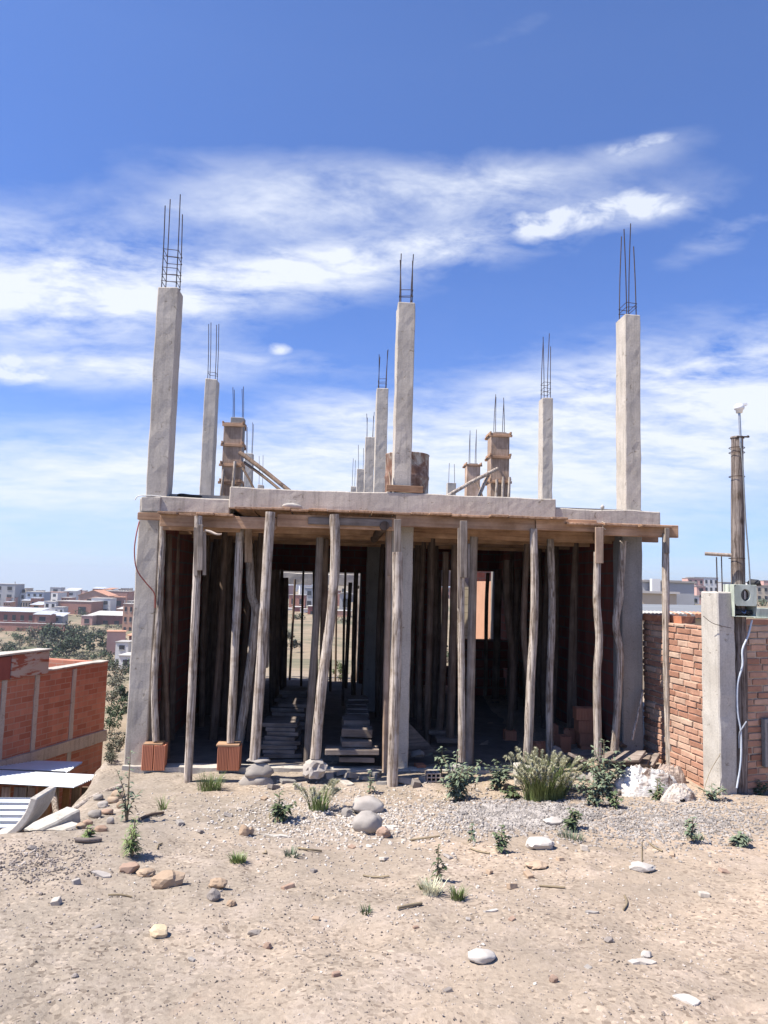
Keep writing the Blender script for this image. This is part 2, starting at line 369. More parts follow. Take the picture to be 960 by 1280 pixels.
def ground_mat():
    t = NT('dry_sandy_earth'); w = t.coords(world=True)
    n1 = t.noise(w, .55, 6, .62, .3); n2 = t.noise(w, 2.4, 6, .7, .4); n3 = t.noise(w, 38, 5, .75); n4 = t.noise(w, 140, 3, .7)
    vo = t.n('ShaderNodeTexVoronoi'); vo.inputs['Scale'].default_value = 52; vo.inputs['Randomness'].default_value = 1; t.l(w, 0, vo, 'Vector')
    vo2 = t.n('ShaderNodeTexVoronoi'); vo2.inputs['Scale'].default_value = 19; t.l(w, 0, vo2, 'Vector')
    base = t.ramp(n1, 0, [(.30, (.238, .203, .163)), (.5, (.322, .27, .213)), (.68, (.395, .32, .248))])
    pale = t.ramp(n2, 0, [(.50, (0, 0, 0)), (.74, (.75, .75, .75))])
    m = t.mix((pale, 0), (base, 0), (.43, .365, .31))
    red = t.ramp(t.noise(w, 1.3, 5, .7, .8), 0, [(.62, (0, 0, 0)), (.8, (.6, .6, .6))])
    m = t.mix((red, 0), (m, 2), (.35, .23, .17))
    # fine grit: each little cell has its own tint
    hs = t.n('ShaderNodeSeparateColor'); t.l(vo, 'Color', hs, 0)
    grit = t.ramp(hs, 0, [(.0, (.42, .38, .36)), (.16, (.80, .79, .78)), (.4, (1.0, 1.0, 1.0)), (.85, (1.08, 1.07, 1.06)), (1, (1.45, 1.43, 1.4))])
    gf = t.ramp(t.noise(w, 1.1, 4, .6), 0, [(.38, (.25, .25, .25)), (.62, (.9, .9, .9))]); m = t.mix((gf, 0), (m, 2), (t.mix(1, (m, 2), (grit, 0), 'MULTIPLY'), 2))
    g2 = t.ramp(n3, 0, [(.3, (.80, .78, .77)), (.55, (1, 1, 1)), (.8, (1.12, 1.12, 1.12))])
    m = t.mix(.8, (m, 2), (g2, 0), 'MULTIPLY')
    sg = t.n('ShaderNodeSeparateXYZ'); t.l(w, 0, sg, 0); gx = t.n('ShaderNodeMapRange'); gx.inputs[1].default_value = -1.8; gx.inputs[2].default_value = 1.4; t.l(sg, 0, gx, 0)
    gm_ = t.mix((gx, 0), (.95, .95, .95), (1.16, 1.10, 1.05)); m = t.mix(1, (m, 2), (gm_, 2), 'MULTIPLY')
    # scrubby dry hillside beyond the lot
    sx = t.n('ShaderNodeSeparateXYZ'); t.l(w, 0, sx, 0)
    ln = t.n('ShaderNodeVectorMath', operation='LENGTH'); t.l(w, 0, ln, 0)
    far = t.n('ShaderNodeMapRange'); far.inputs[1].default_value = 14; far.inputs[2].default_value = 30; t.l(ln, 'Value', far, 0)
    f1 = t.noise(w, .045, 8, .68, .6); f2 = t.noise(w, .35, 6, .7)
    fr = t.ramp(f1, 0, [(.36, (.26, .195, .13)), (.47, (.31, .24, .165)), (.55, (.20, .175, .115)), (.68, (.11, .115, .065))])
    fr2 = t.ramp(f2, 0, [(.35, (.74, .75, .72)), (.65, (1.1, 1.08, 1.04))])
    fm = t.mix(1, (fr, 0), (fr2, 0), 'MULTIPLY')
    m = t.mix((far, 0), (m, 2), (fm, 2))
    bp = t.bump(n2, 0, .28, .04); bp = t.bump(n3, 0, .55, .012, bp); bp = t.bump(vo, 'Distance', -.55, .008, bp); bp = t.bump(vo2, 'Distance', -.3, .012, bp); bp = t.bump(n4, 0, .3, .003, bp)
    return t.fin(m, 2, .95, bp)
GM = ground_mat()
tag(gb.build('ground', GM), 'dry sandy earth of the lot falling away to the valley', kind='structure')

# ------------------------------------------------------------------ sky, sun
w = bpy.data.worlds.new('World'); sc.world = w; w.use_nodes = True
nt = w.node_tree; nt.nodes.clear()
SA, SE = R(15), R(57)
sdir = Vector((-math.cos(SE)*math.cos(SA), -math.cos(SE)*math.sin(SA), math.sin(SE)))
def wn(t, **k):
    x = nt.nodes.new(t)
    for a, b in k.items(): setattr(x, a, b)
    return x
def lk(a, i, b, j): nt.links.new(a.outputs[i], b.inputs[j])
def mth(op, a, b=None, c=None, clamp=False):
    x = wn('ShaderNodeMath', operation=op); x.use_clamp = clamp
    for i, q in enumerate((a, b, c)):
        if q is None: continue
        if isinstance(q, (int, float)): x.inputs[i].default_value = q
        else: nt.links.new(q, x.inputs[i])
    return x.outputs[0]
sky = wn('ShaderNodeTexSky', sky_type='NISHITA'); sky.sun_disc = False
sky.sun_elevation = SE; sky.sun_rotation = math.atan2(sdir.x, sdir.y) % (2*math.pi)
sky.altitude = 2600; sky.air_density = 1.0; sky.dust_density = .6; sky.ozone_density = 2.2
tint = wn('ShaderNodeMix', data_type='RGBA', blend_type='MULTIPLY'); tint.inputs[0].default_value = 1
lk(sky, 0, tint, 6); tm = wn('ShaderNodeMix', data_type='RGBA'); lk(tm, 2, tint, 7); tm.inputs[6].default_value = (*TINT_LO, 1); tm.inputs[7].default_value = (*TINT_HI, 1)
tc = wn('ShaderNodeTexCoord'); sp = wn('ShaderNodeSeparateXYZ'); lk(tc, 'Generated', sp, 0)
X, Y_, Z = sp.outputs
az = mth('ARCTAN2', X, Y_); el = mth('ARCSINE', Z)
nt.links.new(mth('MULTIPLY', mth('SUBTRACT', el, .22), 1/.42, clamp=True), tm.inputs[0])
# cirrus texture on a flat layer high above the place
zz = mth('ADD', mth('MAXIMUM', Z, 0), .16)
cx = mth('DIVIDE', X, zz); cy = mth('DIVIDE', Y_, zz)
cb = wn('ShaderNodeCombineXYZ'); nt.links.new(cx, cb.inputs[0]); nt.links.new(cy, cb.inputs[1])
def cn(scale, st, rot, det, rough, dist, off):
    mp = wn('ShaderNodeMapping'); mp.inputs['Scale'].default_value = st; mp.inputs['Rotation'].default_value = (0, 0, R(rot)); mp.inputs['Location'].default_value = off
    lk(cb, 0, mp, 0); n = wn('ShaderNodeTexNoise'); n.inputs['Scale'].default_value = scale; n.inputs['Detail'].default_value = det
    n.inputs['Roughness'].default_value = rough; n.inputs['Distortion'].default_value = dist; lk(mp, 0, n, 'Vector'); return n.outputs[0]
nA = cn(2.0, (1, 1.7, 1), -18, 10, .60, .35, (1.3, 0, 0)); nB = cn(6, (1, 1.5, 1), -18, 9, .62, .4, (4, 2, 0)); nC = cn(17, (1, 1.3, 1), 0, 7, .62, .3, (0, 7, 0))
tex = mth('ADD', mth('ADD', mth('MULTIPLY', nA, .58), mth('MULTIPLY', nB, .33)), mth('MULTIPLY', nC, .09))
def blob(px, py, sx, sy, rot, wt):
    d = ray(px, py).normalized(); a0, e0 = math.atan2(d.x, d.y), math.asin(d.z); ca, sa = math.cos(R(rot)), math.sin(R(rot))
    da = mth('MULTIPLY', mth('SUBTRACT', az, a0), math.cos(e0)); de = mth('SUBTRACT', el, e0)
    p = mth('ADD', mth('MULTIPLY', da, ca), mth('MULTIPLY', de, sa)); q = mth('SUBTRACT', mth('MULTIPLY', de, ca), mth('MULTIPLY', da, sa))
    p = mth('MULTIPLY', p, F/sx); q = mth('MULTIPLY', q, F/sy)
    r2 = mth('ADD', mth('MULTIPLY', p, p), mth('MULTIPLY', q, q))
    return mth('MULTIPLY', mth('POWER', 2.718, mth('MULTIPLY', r2, -.5)), wt)
acc = None
for b in BLOBS:
    o = blob(*b); acc = o if acc is None else mth('ADD', acc, o)
acc = mth('MINIMUM', acc, 1.05)
# texture pushed up and down by where the cloud banks lie
dens = mth('MULTIPLY', acc, mth('ADD', mth('MULTIPLY', mth('SUBTRACT', tex, .5), mth('ADD', 2.2, mth('MULTIPLY', mth('MULTIPLY', mth('SUBTRACT', el, .12), 4.5, clamp=True), 3.4))), .80))
dens = mth('SUBTRACT', dens, .10); dens = mth('MAXIMUM', dens, 0)
pc_ = wn('ShaderNodeCombineXYZ'); nt.links.new(az, pc_.inputs[0]); nt.links.new(mth('MULTIPLY', el, 1.7), pc_.inputs[1])
pn = wn('ShaderNodeTexNoise'); pn.inputs['Scale'].default_value = 17; pn.inputs['Detail'].default_value = 9; pn.inputs['Roughness'].default_value = .6; pn.inputs['Distortion'].default_value = .25; lk(pc_, 0, pn, 'Vector')
pa = None
for b in PUFFS:
    o = blob(*b); pa = o if pa is None else mth('ADD', pa, o)
puff = mth('MULTIPLY', mth('SUBTRACT', mth('MULTIPLY', mth('MINIMUM', pa, 1.0), mth('ADD', 1.0, mth('MULTIPLY', mth('SUBTRACT', pn.outputs[0], .5), 3.4))), .30), 1.35, clamp=True)
puff = mth('MULTIPLY', puff, .84)
dens = mth('MAXIMUM', dens, puff); dens = mth('MINIMUM', dens, .93)
# pale veil low over the horizon
veil = mth('MULTIPLY', mth('POWER', 2.718, mth('MULTIPLY', mth('MAXIMUM', el, 0), -7.5)), VEIL)
veil = mth('MULTIPLY', veil, mth('ADD', .55, mth('MULTIPLY', tex, .9)))
vm = wn('ShaderNodeMix', data_type='RGBA'); nt.links.new(mth('MINIMUM', veil, .95), vm.inputs[0]); lk(tint, 2, vm, 6); vm.inputs[7].default_value = (*VEILC, 1)
mx = wn('ShaderNodeMix', data_type='RGBA'); nt.links.new(dens, mx.inputs[0]); lk(vm, 2, mx, 6); mx.inputs[7].default_value = (*CLOUD, 1)
bg = wn('ShaderNodeBackground'); bg.inputs[1].default_value = SKY_STR; lk(mx, 2, bg, 0)
wo = wn('ShaderNodeOutputWorld'); lk(bg, 0, wo, 0)
sl = bpy.data.lights.new('sun', 'SUN'); sl.energy = SUN_STR; sl.angle = R(.5); sl.color = (1, .945, .86)
so = bpy.data.objects.new('sun', sl); col.objects.link(so); so.location = (-8, -4, 20)
so.rotation_euler = (-sdir).to_track_quat('-Z', 'Y').to_euler()
sc.view_settings.view_transform = 'Standard'; sc.view_settings.look = 'None'; sc.view_settings.gamma = 1; sc.view_settings.exposure = EXPO
sc.cycles.max_bounces = 6; sc.cycles.diffuse_bounces = 1; sc.cycles.glossy_bounces = 2

# ------------------------------------------------------------------ the unfinished concrete house
house = thing('unfinished_house', 'unfinished grey concrete frame house with bare columns above its slab', 'unfinished house', O, PSI)
FL = -.40                                  # floor level
def hpart(mb, name, mat, parent=None, bevel=0, label=None):
    o = mb.build(name, mat, parent or house, bevel=bevel)
    if label: o['label'] = label
    return o
UL, UR = Lo(170, 700, 0).x, Lo(806, 700, 0).x
ZT = Lo(480, 614, 0).z                     # top of slab edge
ZB = Lo(480, 641, -.1).z                   # soffit
# ground floor columns (front row, then those inside)
def lowcol(u0, u1, v0, v1, mat=CONC, z1=None):
    m = MB(); m.rbox((u0, v0, FL-.15), (u1, v1, z1 or ZB+.05), (3, 3, 22), .006, 5); return hpart(m, 'column', mat, bevel=.012)
aL0, aL1 = Lo(164, 800, 0).x, Lo(191, 800, 0).x
lowcol(aL0, aL1, 0, .3, CONC, Lo(170, 622, 0).z)
bM0, bM1 = Lo(484, 800, 0).x, Lo(514, 800, 0).x
lowcol(bM0, bM1, 0.02, .3, CONC)
cR0, cR1 = Lo(780, 800, 0).x, Lo(806, 800, 0).x
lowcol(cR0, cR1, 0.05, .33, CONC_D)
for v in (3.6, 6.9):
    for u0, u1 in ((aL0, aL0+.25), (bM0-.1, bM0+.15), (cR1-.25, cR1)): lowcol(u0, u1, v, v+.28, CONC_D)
# upper columns with their rebar
TIE = .004
def upcol(px, pyb, pyt, v, w, d, bars, ties=(), pxw=None, taper=.0, mat=CONC, zbase=None):
    """px: middle of the front face where it meets the slab; bars: (px, py) of each bar end"""
    c = Lo(px, pyb, v); zt = Lo(px, pyt, v).z; zb = (zbase if zbase is not None else ZT-.12)
    m = MB(); m.rbox((c.x-w/2, v, zb), (c.x+w/2, v+d, zt), (3, 3, 26), .006, 5, top=.02)
    o = hpart(m, 'column', mat, bevel=.01)
    k = .035
    spots = [(-w/2+k, k), (w/2-k, k), (-w/2+k, d-k), (w/2-k, d-k)]
    for i, (sx, sy) in enumerate(spots[:len(bars)]):
        bx, by = bars[i]; e = Lo(bx, by, v+sy)
        p0 = Vector((c.x+sx, v+sy, zt-.05)); h = e.z-p0.z; lean = max(-.03, min(.03, (e.x-p0.x)*.5))
        b = MB(); b.tube([p0, p0+Vector((lean*.3, .004, h*.5)), p0+Vector((lean, .0, h))], .0062, 6, sub=3); b.build('rebar', STEEL, o)
    for ty in ties:
        z = Lo(px, ty, v).z; q = w/2-k+.006; t = MB(); e = random.uniform(-.015, .015)
        a = [Vector((c.x-q, v+k-.006, z)), Vector((c.x+q, v+k-.006, z+e)), Vector((c.x+q, v+d-k+.006, z+e)), Vector((c.x-q, v+d-k+.006, z))]
        for i in range(4): t.tube([a[i], a[(i+1) % 4]], TIE, 5)
        t.build('stirrup', STEEL, o)
    return o
upcol(195.5, 612, 357, .0, .232, .26, [(205, 257), (224, 243), (212, 249), (226, 268)], (349, 341, 332, 318, 309), zbase=Lo(190, 622, 0).z-.003)
upcol(502.5, 612, 377, .02, .20, .28, [(498, 325), (515, 326), (502, 317), (519, 318)], (369, 361))
upcol(792, 636, 393, .05, .185, .30, [(773, 286), (789, 308), (782, 296), (798, 280)], (383, 377))
upcol(256.5, 618, 473, 3.6, .19, .26, [(257, 405), (269, 406), (261, 403), (272, 405)], (464,))
upcol(474.5, 618, 485, 3.6, .19, .26, [(473, 443), (485, 438), (476, 446), (487, 437)], (479, 473))
upcol(684, 628, 497, 3.6, .175, .26, [(677, 421), (688, 433), (681, 427), (691, 417)], (489, 484, 477))
upcol(460.5, 618, 546, 6.9, .19, .26, [(457, 517), (467, 520), (459, 522), (469, 515)])
upcol(450, 618, 586, 10.4, .19, .26, [(447, 556), (454, 560)])
upcol(441.5, 618, 608, 11.5, .14, .14, [(442, 573), (444, 575)])
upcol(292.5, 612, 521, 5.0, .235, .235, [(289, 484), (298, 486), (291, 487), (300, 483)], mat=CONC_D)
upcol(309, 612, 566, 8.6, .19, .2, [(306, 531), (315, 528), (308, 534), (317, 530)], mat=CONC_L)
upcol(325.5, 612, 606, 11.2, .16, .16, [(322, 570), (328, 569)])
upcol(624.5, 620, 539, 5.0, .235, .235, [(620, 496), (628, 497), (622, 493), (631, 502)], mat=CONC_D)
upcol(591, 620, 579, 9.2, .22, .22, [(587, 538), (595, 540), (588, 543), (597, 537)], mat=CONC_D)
upcol(564.5, 620, 603, 10.2, .22, .22, [(562, 579), (567, 580)], mat=CONC_L)
# slab: front stretch, roof sheet to the inner court, rear frame
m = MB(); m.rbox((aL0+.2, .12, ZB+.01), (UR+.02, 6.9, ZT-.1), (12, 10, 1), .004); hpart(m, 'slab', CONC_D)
def edge(px0, px1, pt, pb, v0, v1, n=14, mat=CONC, top=.035):
    a, b = Lo(px0, pb, v0), Lo(px1, pb, v0); zt = Lo((px0+px1)/2, pt, v0).z; zb = Lo((px0+px1)/2, pb, v0).z
    m = MB(); m.rbox((a.x, v0, zb), (b.x, v1, zt), (n*2, 2, 4), .005, 4, top=top*.5); return hpart(m, 'edge_beam', mat, bevel=.01)
edge(193, 287, 622, 641, -.02, .3, 8)
edge(285.5, 695, 616, 642, -.05, .26, 30)
edge(693.5, 826, 637, 655, -.03, .3, 12)
m = MB(); a, b = Lo(176, 638, -.02), Lo(201, 638, -.02)
m.rbox((a.x, -.035, Lo(188, 640, 0).z), (b.x, .25, Lo(188, 621, 0).z), (4, 3, 4), .008, 4); hpart(m, 'column_joint', CONC, bevel=.01)
# a couple of concrete lumps left on the edge boards
RV_ = 10.2
# side walls of brick, partition with two openings, rear frame
def hwall(u0, v0, u1, v1, z0=FL-.1, z1=None, th=.14, name='brick_wall', mat=DARKBRK):
    z1 = ZB if z1 is None else z1; m = MB()
    if abs(u1-u0) > abs(v1-v0): m.box(((u0+u1)/2, v0, (z0+z1)/2), (abs(u1-u0), th, z1-z0))
    else: m.box((u0, (v0+v1)/2, (z0+z1)/2), (th, abs(v1-v0), z1-z0))
    return hpart(m, name, mat)
wl = aL0+.09; wr = cR1-.10
hwall(wr, 7.2, wr, RV_, z1=Lo(618, 727, 8.6).z, mat=simple('sunlit_orange_wall', (.50, .27, .17), (.58, .33, .22), 3, .9, bump=.4, vary=0), name='court_wall')  # brighter orange puts the court sunlight into the wall colour
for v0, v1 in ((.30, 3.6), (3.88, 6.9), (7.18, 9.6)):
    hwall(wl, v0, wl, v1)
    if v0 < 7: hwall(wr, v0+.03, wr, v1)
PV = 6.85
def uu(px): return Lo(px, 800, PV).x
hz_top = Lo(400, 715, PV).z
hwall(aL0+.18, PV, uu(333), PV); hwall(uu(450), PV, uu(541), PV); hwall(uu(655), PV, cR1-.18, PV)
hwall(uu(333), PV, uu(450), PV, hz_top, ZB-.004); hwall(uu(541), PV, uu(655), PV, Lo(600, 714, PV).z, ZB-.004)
# rear frame beyond the court: beam in sunlight, slab strip, columns
RV = 10.1
zr = Lo(400, 717, RV).z; zr0 = Lo(400, 731, RV).z
m = MB(); m.rbox((Lo(322, 720, RV).x, RV, zr0), (Lo(452, 720, RV).x, RV+.25, zr), (16, 2, 2), .012, 4); hpart(m, 'rear_beam', CONC_L, bevel=.01)
m = MB(); m.rbox((wl+.07, RV+.25, zr0+.05), (cR1, RV+.8, ZB+.2), (12, 4, 1), .006, 4); hpart(m, 'rear_slab', CONC_D)
for px in (330, 448):
    u = Lo(px, 800, RV).x; lowcol(u-.1, u+.1, RV+.27, RV+.5, CONC_D, zr0+.04)
for px, hh in ((541, 716), (663, 716)):
    u = Lo(px, 800, RV).x; lowcol(u-.13, u+.13, RV+.02, RV+.27, CONC_D)
hwall(Lo(448, 800, RV).x+.1, RV+.15, Lo(541, 800, RV).x-.13, RV+.15)
hwall(Lo(663, 800, RV).x+.13, RV+.15, wr, RV+.15)
hwall(wl, RV+.15, Lo(330, 800, RV).x-.1, RV+.15)
# floor of the house
m = MB(); m.rbox((aL0+.15, .06, FL-.25), (cR1-.1, 7.05, FL), (30, 30, 1), .02, 2.5)
hpart(m, 'floor', simple('trodden_floor', (.12, .10, .085), (.20, .17, .145), 6, .95, bump=.5, bd=.02))  # dark dirt floor, its colour lowered to add to the indoor shade
m = MB(); a = Lo(195, 960, -.02); m.rbox((aL0, -.06, FL-.3), (Lo(700, 950, 0).x, .10, FL+.012), (40, 2, 2), .012, 5); hpart(m, 'footing', CONC_L)
m = MB(); m.rbox((aL0-.02, .02, -3.4), (aL0+.2, 10.3, FL-.02), (2, 30, 8), .012, 2.5); hpart(m, 'foundation_wall', CONC_L)
# shuttering soffit (dark sheet of boards under the slab) split into boards running back, one thing each
OVER = -.36
zs = ZB-.012
us = Lo(198, 640, OVER).x; n = 0
ue = Lo(842, 640, OVER).x; bx = us
while bx < ue-.1:
    wd = random.uniform(.17, .24); wd = min(wd, ue-bx)
    over = OVER+random.uniform(-.07, .07); 
    L = random.uniform(3.0, 3.6)
    m = MB(); m.box((0, L/2, 0), (wd-.006, L, .024), Matrix.Rotation(random.uniform(-.004, .004), 3, 'Y'))
    px_here = bx+wd/2
    zz_ = ZB-.022+random.uniform(-.006, .006)
    if px_here > Lo(690, 640, 0).x: zz_ = Lo(760, 657, OVER).z+.015+random.uniform(-.006, .006)
    elif px_here < Lo(287, 640, 0).x: zz_ = Lo(230, 642, OVER).z+random.uniform(-.004, .004)
    o = m.build('shuttering_board', PLANK_Y, loc=W(px_here, over, zz_), rotz=PSI+random.uniform(-.03, .03), bevel=.003)
    tag(o, 'pine shuttering board poking out under the edge of the concrete slab', 'board', 'shuttering boards under the slab edge')
    bx += wd; n += 1
m = MB(); m.box(((aL0+cR1)/2, 4.9, ZB-.012), (cR1-aL0-.36, 3.9, .024)); 
o = m.build('shuttering_deck', PLANK_Y, loc=O, rotz=PSI); tag(o, 'dark board deck under the slab deep inside the house', 'shuttering')
# joists (boards on edge carried by the props)
def joist(px0, px1, pt, pb, v, label, th=.05, mat=PLANK, tilt=0, group=None):
    a, b = Lo(px0, pb, v), Lo(px1, pb, v); h = (pb-pt)/F*(8.2+v)
    zc = (Lo((px0+px1)/2, pt, v).z+Lo((px0+px1)/2, pb, v).z)/2
    m = MB(); m.box((0, 0, 0), (b.x-a.x, th, h)); 
    o = m.build('joist_board', mat, loc=W((a.x+b.x)/2, v, zc), rotz=PSI+tilt, bevel=.004)
    return tag(o, label, 'joist', group or 'joist boards across the props')
fv = -.26
joist(200, 345, 645, 660, fv, 'front edge joist board at the left corner, half in sunlight')
joist(346, 493, 645, 661, fv-.003, 'front edge joist board left of the centre props, with a pale patch')
joist(494, 668, 646, 661, fv, 'front edge joist board right of the centre props')
joist(669, 745, 649, 664, fv-.003, 'short front edge joist board over the ragged board ends')
joist(746, 847, 655, 671, fv, 'front edge joist board overhanging past the right corner')
joist(172, 201, 641, 650, -.12, 'short board end nailed across the left column joint', .04)
joist(203, 300, 656, 664, -.1, 'thin second board under the left front edge joist', .04)
joist(385, 490, 648, 657, fv-.05, 'pale patch board nailed over the front joist', .02, PLANK_G)
for v, dz, lab in ((.55, 0, 'second joist board in from the slab edge'), (1.35, 0, 'third joist board in from the slab edge'), (2.2, 0, 'fourth joist board in from the slab edge'), (3.1, 0, 'fifth joist board in from the slab edge, hardly lit')):
    jb = Lo(480, 661, fv).z-.005-dz; m = MB(); m.box((0, 0, 0), (cR1-aL0-.30, .05, .16))
    o = m.build('joist_board', PLANK, loc=W((aL0+cR1)/2, v, jb+.05), rotz=PSI, bevel=.004); tag(o, lab, 'joist', 'joist boards across the props')
joist(742, 822, 668, 677, .3, 'short bearer board on top of the right column', .05)

# ------------------------------------------------------------------ props
BOT = {}
def prop(label, pts, wpx, v, mat=POLE, group='timber props under the slab', rough=.10, splice=None, wtop=None, seg=12, name='prop_pole', snap=None):
    P = [Lw(px, py, v) for px, py in pts]; P.reverse()
    if snap is None: snap = not any(k in label for k in ('standing on', 'plank blocks', 'slim smooth', 'dark-knotted', 'brick-borne', 'wavy grey', 'slanting'))
    if snap:
        b0, b1 = P[0], P[1]; zb = (FL-.03) if 0 < v < 7 else hz(b0.x, b0.y)-.06
        if b0.z-zb < 1.2: P[0] = b0+(b0-b1)*((b0.z-zb)/max(.1, b1.z-b0.z))
    ds = [(p-CAM).dot(fw) for p in P]; n_ = len(P)
    wt = wtop or wpx*.92
    rad = [(wpx+(wt-wpx)*i/(n_-1))/2/F*ds[i] for i in range(n_)]
    base = P[0]
    if not splice:
        m = MB(); m.tube([p for p in P], rad, seg, rough, sub=9); o = m.build(name, mat, loc=base)
        return tag(o, label, 'prop', group)
    root = thing(name, label, 'prop', base, 0, group)
    m = MB(); m.tube([p-base for p in P], rad, seg, rough, sub=7); m.build('pole', mat, root)
    for (px0, px1, py0, py1, dv, pm) in splice:
        a = Lw((px0+px1)/2, py0, v+dv)-base; b = Lw((px0+px1)/2, py1, v+dv)-base; ww = (px1-px0)/F*(8.2+v)
        m = MB(); c = (a+b)/2; d = (a-b); q = d.normalized(); x = Vector((U.x, U.y, 0)); x = (x-q*x.dot(q)).normalized(); y = q.cross(x)
        M = Matrix((x, y, q)).transposed(); m.box(c, (ww, .028, d.length), M); m.build('splice_board', pm, root, bevel=.003)
    return root
FVV = fv      # front row plane
prop('leftmost front prop, knobbly, standing on a hollow brick beside the left column', [(204, 647), (202, 700), (198, 780), (193, 850), (195, 926)], 8.5, -.02, wtop=8)
prop('straight pale prop set in the earth, spliced with three boards at its top', [(248, 645), (246, 720), (240, 860), (234, 994)], 10.5, -.44, rough=.05, splice=[(242.5, 247, 659, 720, -.05, PLANK_GZ), (247, 253.5, 656, 713, -.075, PLANK_GZ), (253.5, 257.5, 664, 719, -.04, PLANK_GZ)])
prop('front prop standing on the pair of upright hollow bricks', [(300, 660), (297, 740), (292, 850), (288, 928)], 10.5, -.04)
prop('thick pale prop leaning left, standing on two stacked boulders', [(338, 640), (333, 720), (325, 850), (318, 950)], 13, -.40, rough=.07)
prop('bent white prop kinked at mid height, standing on a rough boulder', [(418, 643), (419, 700), (413, 775), (402, 860), (394, 948)], 13, -.40, rough=.09, wtop=12)
prop('bark-streaked centre prop set in the earth before the middle column', [(497, 690), (497, 760), (494, 850), (490, 986)], 14, -.46, rough=.12, splice=[(492.5, 501, 649, 692, -.03, PLANK_GZ)])
prop('slim smooth pale prop right of the centre, spliced at its top', [(577, 700), (576, 760), (577, 850), (577, 952)], 9.5, -.38, rough=.05, splice=[(575, 584, 651, 722, -.05, PLANK_GZ), (572, 575.5, 660, 760, -.02, PLANK_GZ), (584.5, 587, 680, 722, -.02, PLANK_GZ)])
prop('dark-knotted prop behind the foxtail grass, sunlit below', [(667, 661), (668, 760), (663, 860), (659, 952)], 11, -.36, rough=.12, wtop=10)
prop('wavy grey prop with a wide splice board at its top', [(747, 690), (746, 750), (749, 800), (746, 850), (748, 955)], 10, -.36, rough=.09, splice=[(744, 754, 659, 704, -.05, PLANK_Z)])
prop('rightmost prop under the overhang, standing before the brick fence', [(832, 668), (832, 740), (834, 850), (838, 958)], 10, -.30, rough=.09, wtop=8.5, splice=[(831, 836.5, 660, 692, -.05, PLANK_GZ)])
prop('curved prop with a splice board, second row behind the thick leaning prop', [(311, 680), (314, 740), (319, 770), (309, 860), (299, 924)], 11, .55, rough=.08, splice=[(306, 315, 661, 703, -.04, PLANK_Z)])
prop('squared post behind the bent white prop', [(400, 672), (395, 780), (388, 880), (384, 948)], 11, .30, PLANK_GZ, seg=6, rough=.03)
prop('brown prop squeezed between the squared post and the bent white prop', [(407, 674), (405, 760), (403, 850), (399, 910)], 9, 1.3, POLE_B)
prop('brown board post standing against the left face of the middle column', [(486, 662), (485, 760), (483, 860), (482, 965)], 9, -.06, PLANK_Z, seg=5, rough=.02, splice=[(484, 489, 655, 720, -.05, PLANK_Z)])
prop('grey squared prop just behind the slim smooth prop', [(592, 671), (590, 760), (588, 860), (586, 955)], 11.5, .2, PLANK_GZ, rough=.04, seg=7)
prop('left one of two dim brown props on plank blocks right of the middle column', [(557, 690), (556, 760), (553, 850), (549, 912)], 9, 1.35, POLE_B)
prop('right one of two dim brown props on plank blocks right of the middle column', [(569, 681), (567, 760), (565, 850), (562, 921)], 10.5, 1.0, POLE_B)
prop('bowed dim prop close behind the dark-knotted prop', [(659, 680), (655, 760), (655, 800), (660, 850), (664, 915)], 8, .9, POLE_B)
prop('straight grey prop between the dark-knotted and the wavy props', [(688, 674), (690, 760), (687, 860), (687, 950)], 9.5, .35, POLE)
prop('crooked prop leaning against the left face of the right column', [(779, 676), (775, 740), (770, 780), (775, 830), (768, 930)], 9.5, -.04, POLE)
prop('dim bent prop standing on an upright red brick inside', [(633, 700), (634, 760), (641, 830), (637, 912)], 9, 1.6, POLE_B)
for k, pts in enumerate(([(211, 668), (210, 760), (206, 850), (203, 930)], [(221, 668), (219, 760), (216, 850), (214, 915)], [(232, 676), (229, 760), (224, 850), (222, 905)], [(199, 690), (204, 800), (208, 880), (209, 940)])):
    prop('dim brown prop standing against the left brick wall inside', pts, 9-k*.6, .55+.75*k if k < 3 else .35, POLE_B, group='dim props along the left wall')
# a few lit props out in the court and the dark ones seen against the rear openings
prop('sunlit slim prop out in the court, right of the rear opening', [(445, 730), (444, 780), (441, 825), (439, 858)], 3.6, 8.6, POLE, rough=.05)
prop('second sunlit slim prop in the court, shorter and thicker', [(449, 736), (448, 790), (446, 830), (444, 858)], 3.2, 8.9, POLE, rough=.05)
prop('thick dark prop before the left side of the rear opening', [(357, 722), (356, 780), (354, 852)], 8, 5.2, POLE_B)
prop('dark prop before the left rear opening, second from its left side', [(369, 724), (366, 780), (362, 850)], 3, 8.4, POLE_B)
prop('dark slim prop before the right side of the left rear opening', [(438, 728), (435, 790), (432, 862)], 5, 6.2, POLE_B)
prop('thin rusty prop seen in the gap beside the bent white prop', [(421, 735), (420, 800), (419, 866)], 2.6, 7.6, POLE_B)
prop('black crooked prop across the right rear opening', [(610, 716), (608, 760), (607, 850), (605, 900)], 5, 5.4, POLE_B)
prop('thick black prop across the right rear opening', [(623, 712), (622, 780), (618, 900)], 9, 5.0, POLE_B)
prop('slanting black brace across the right rear opening', [(626, 722), (633, 770), (640, 815)], 3.4, 6.2, POLE_B)
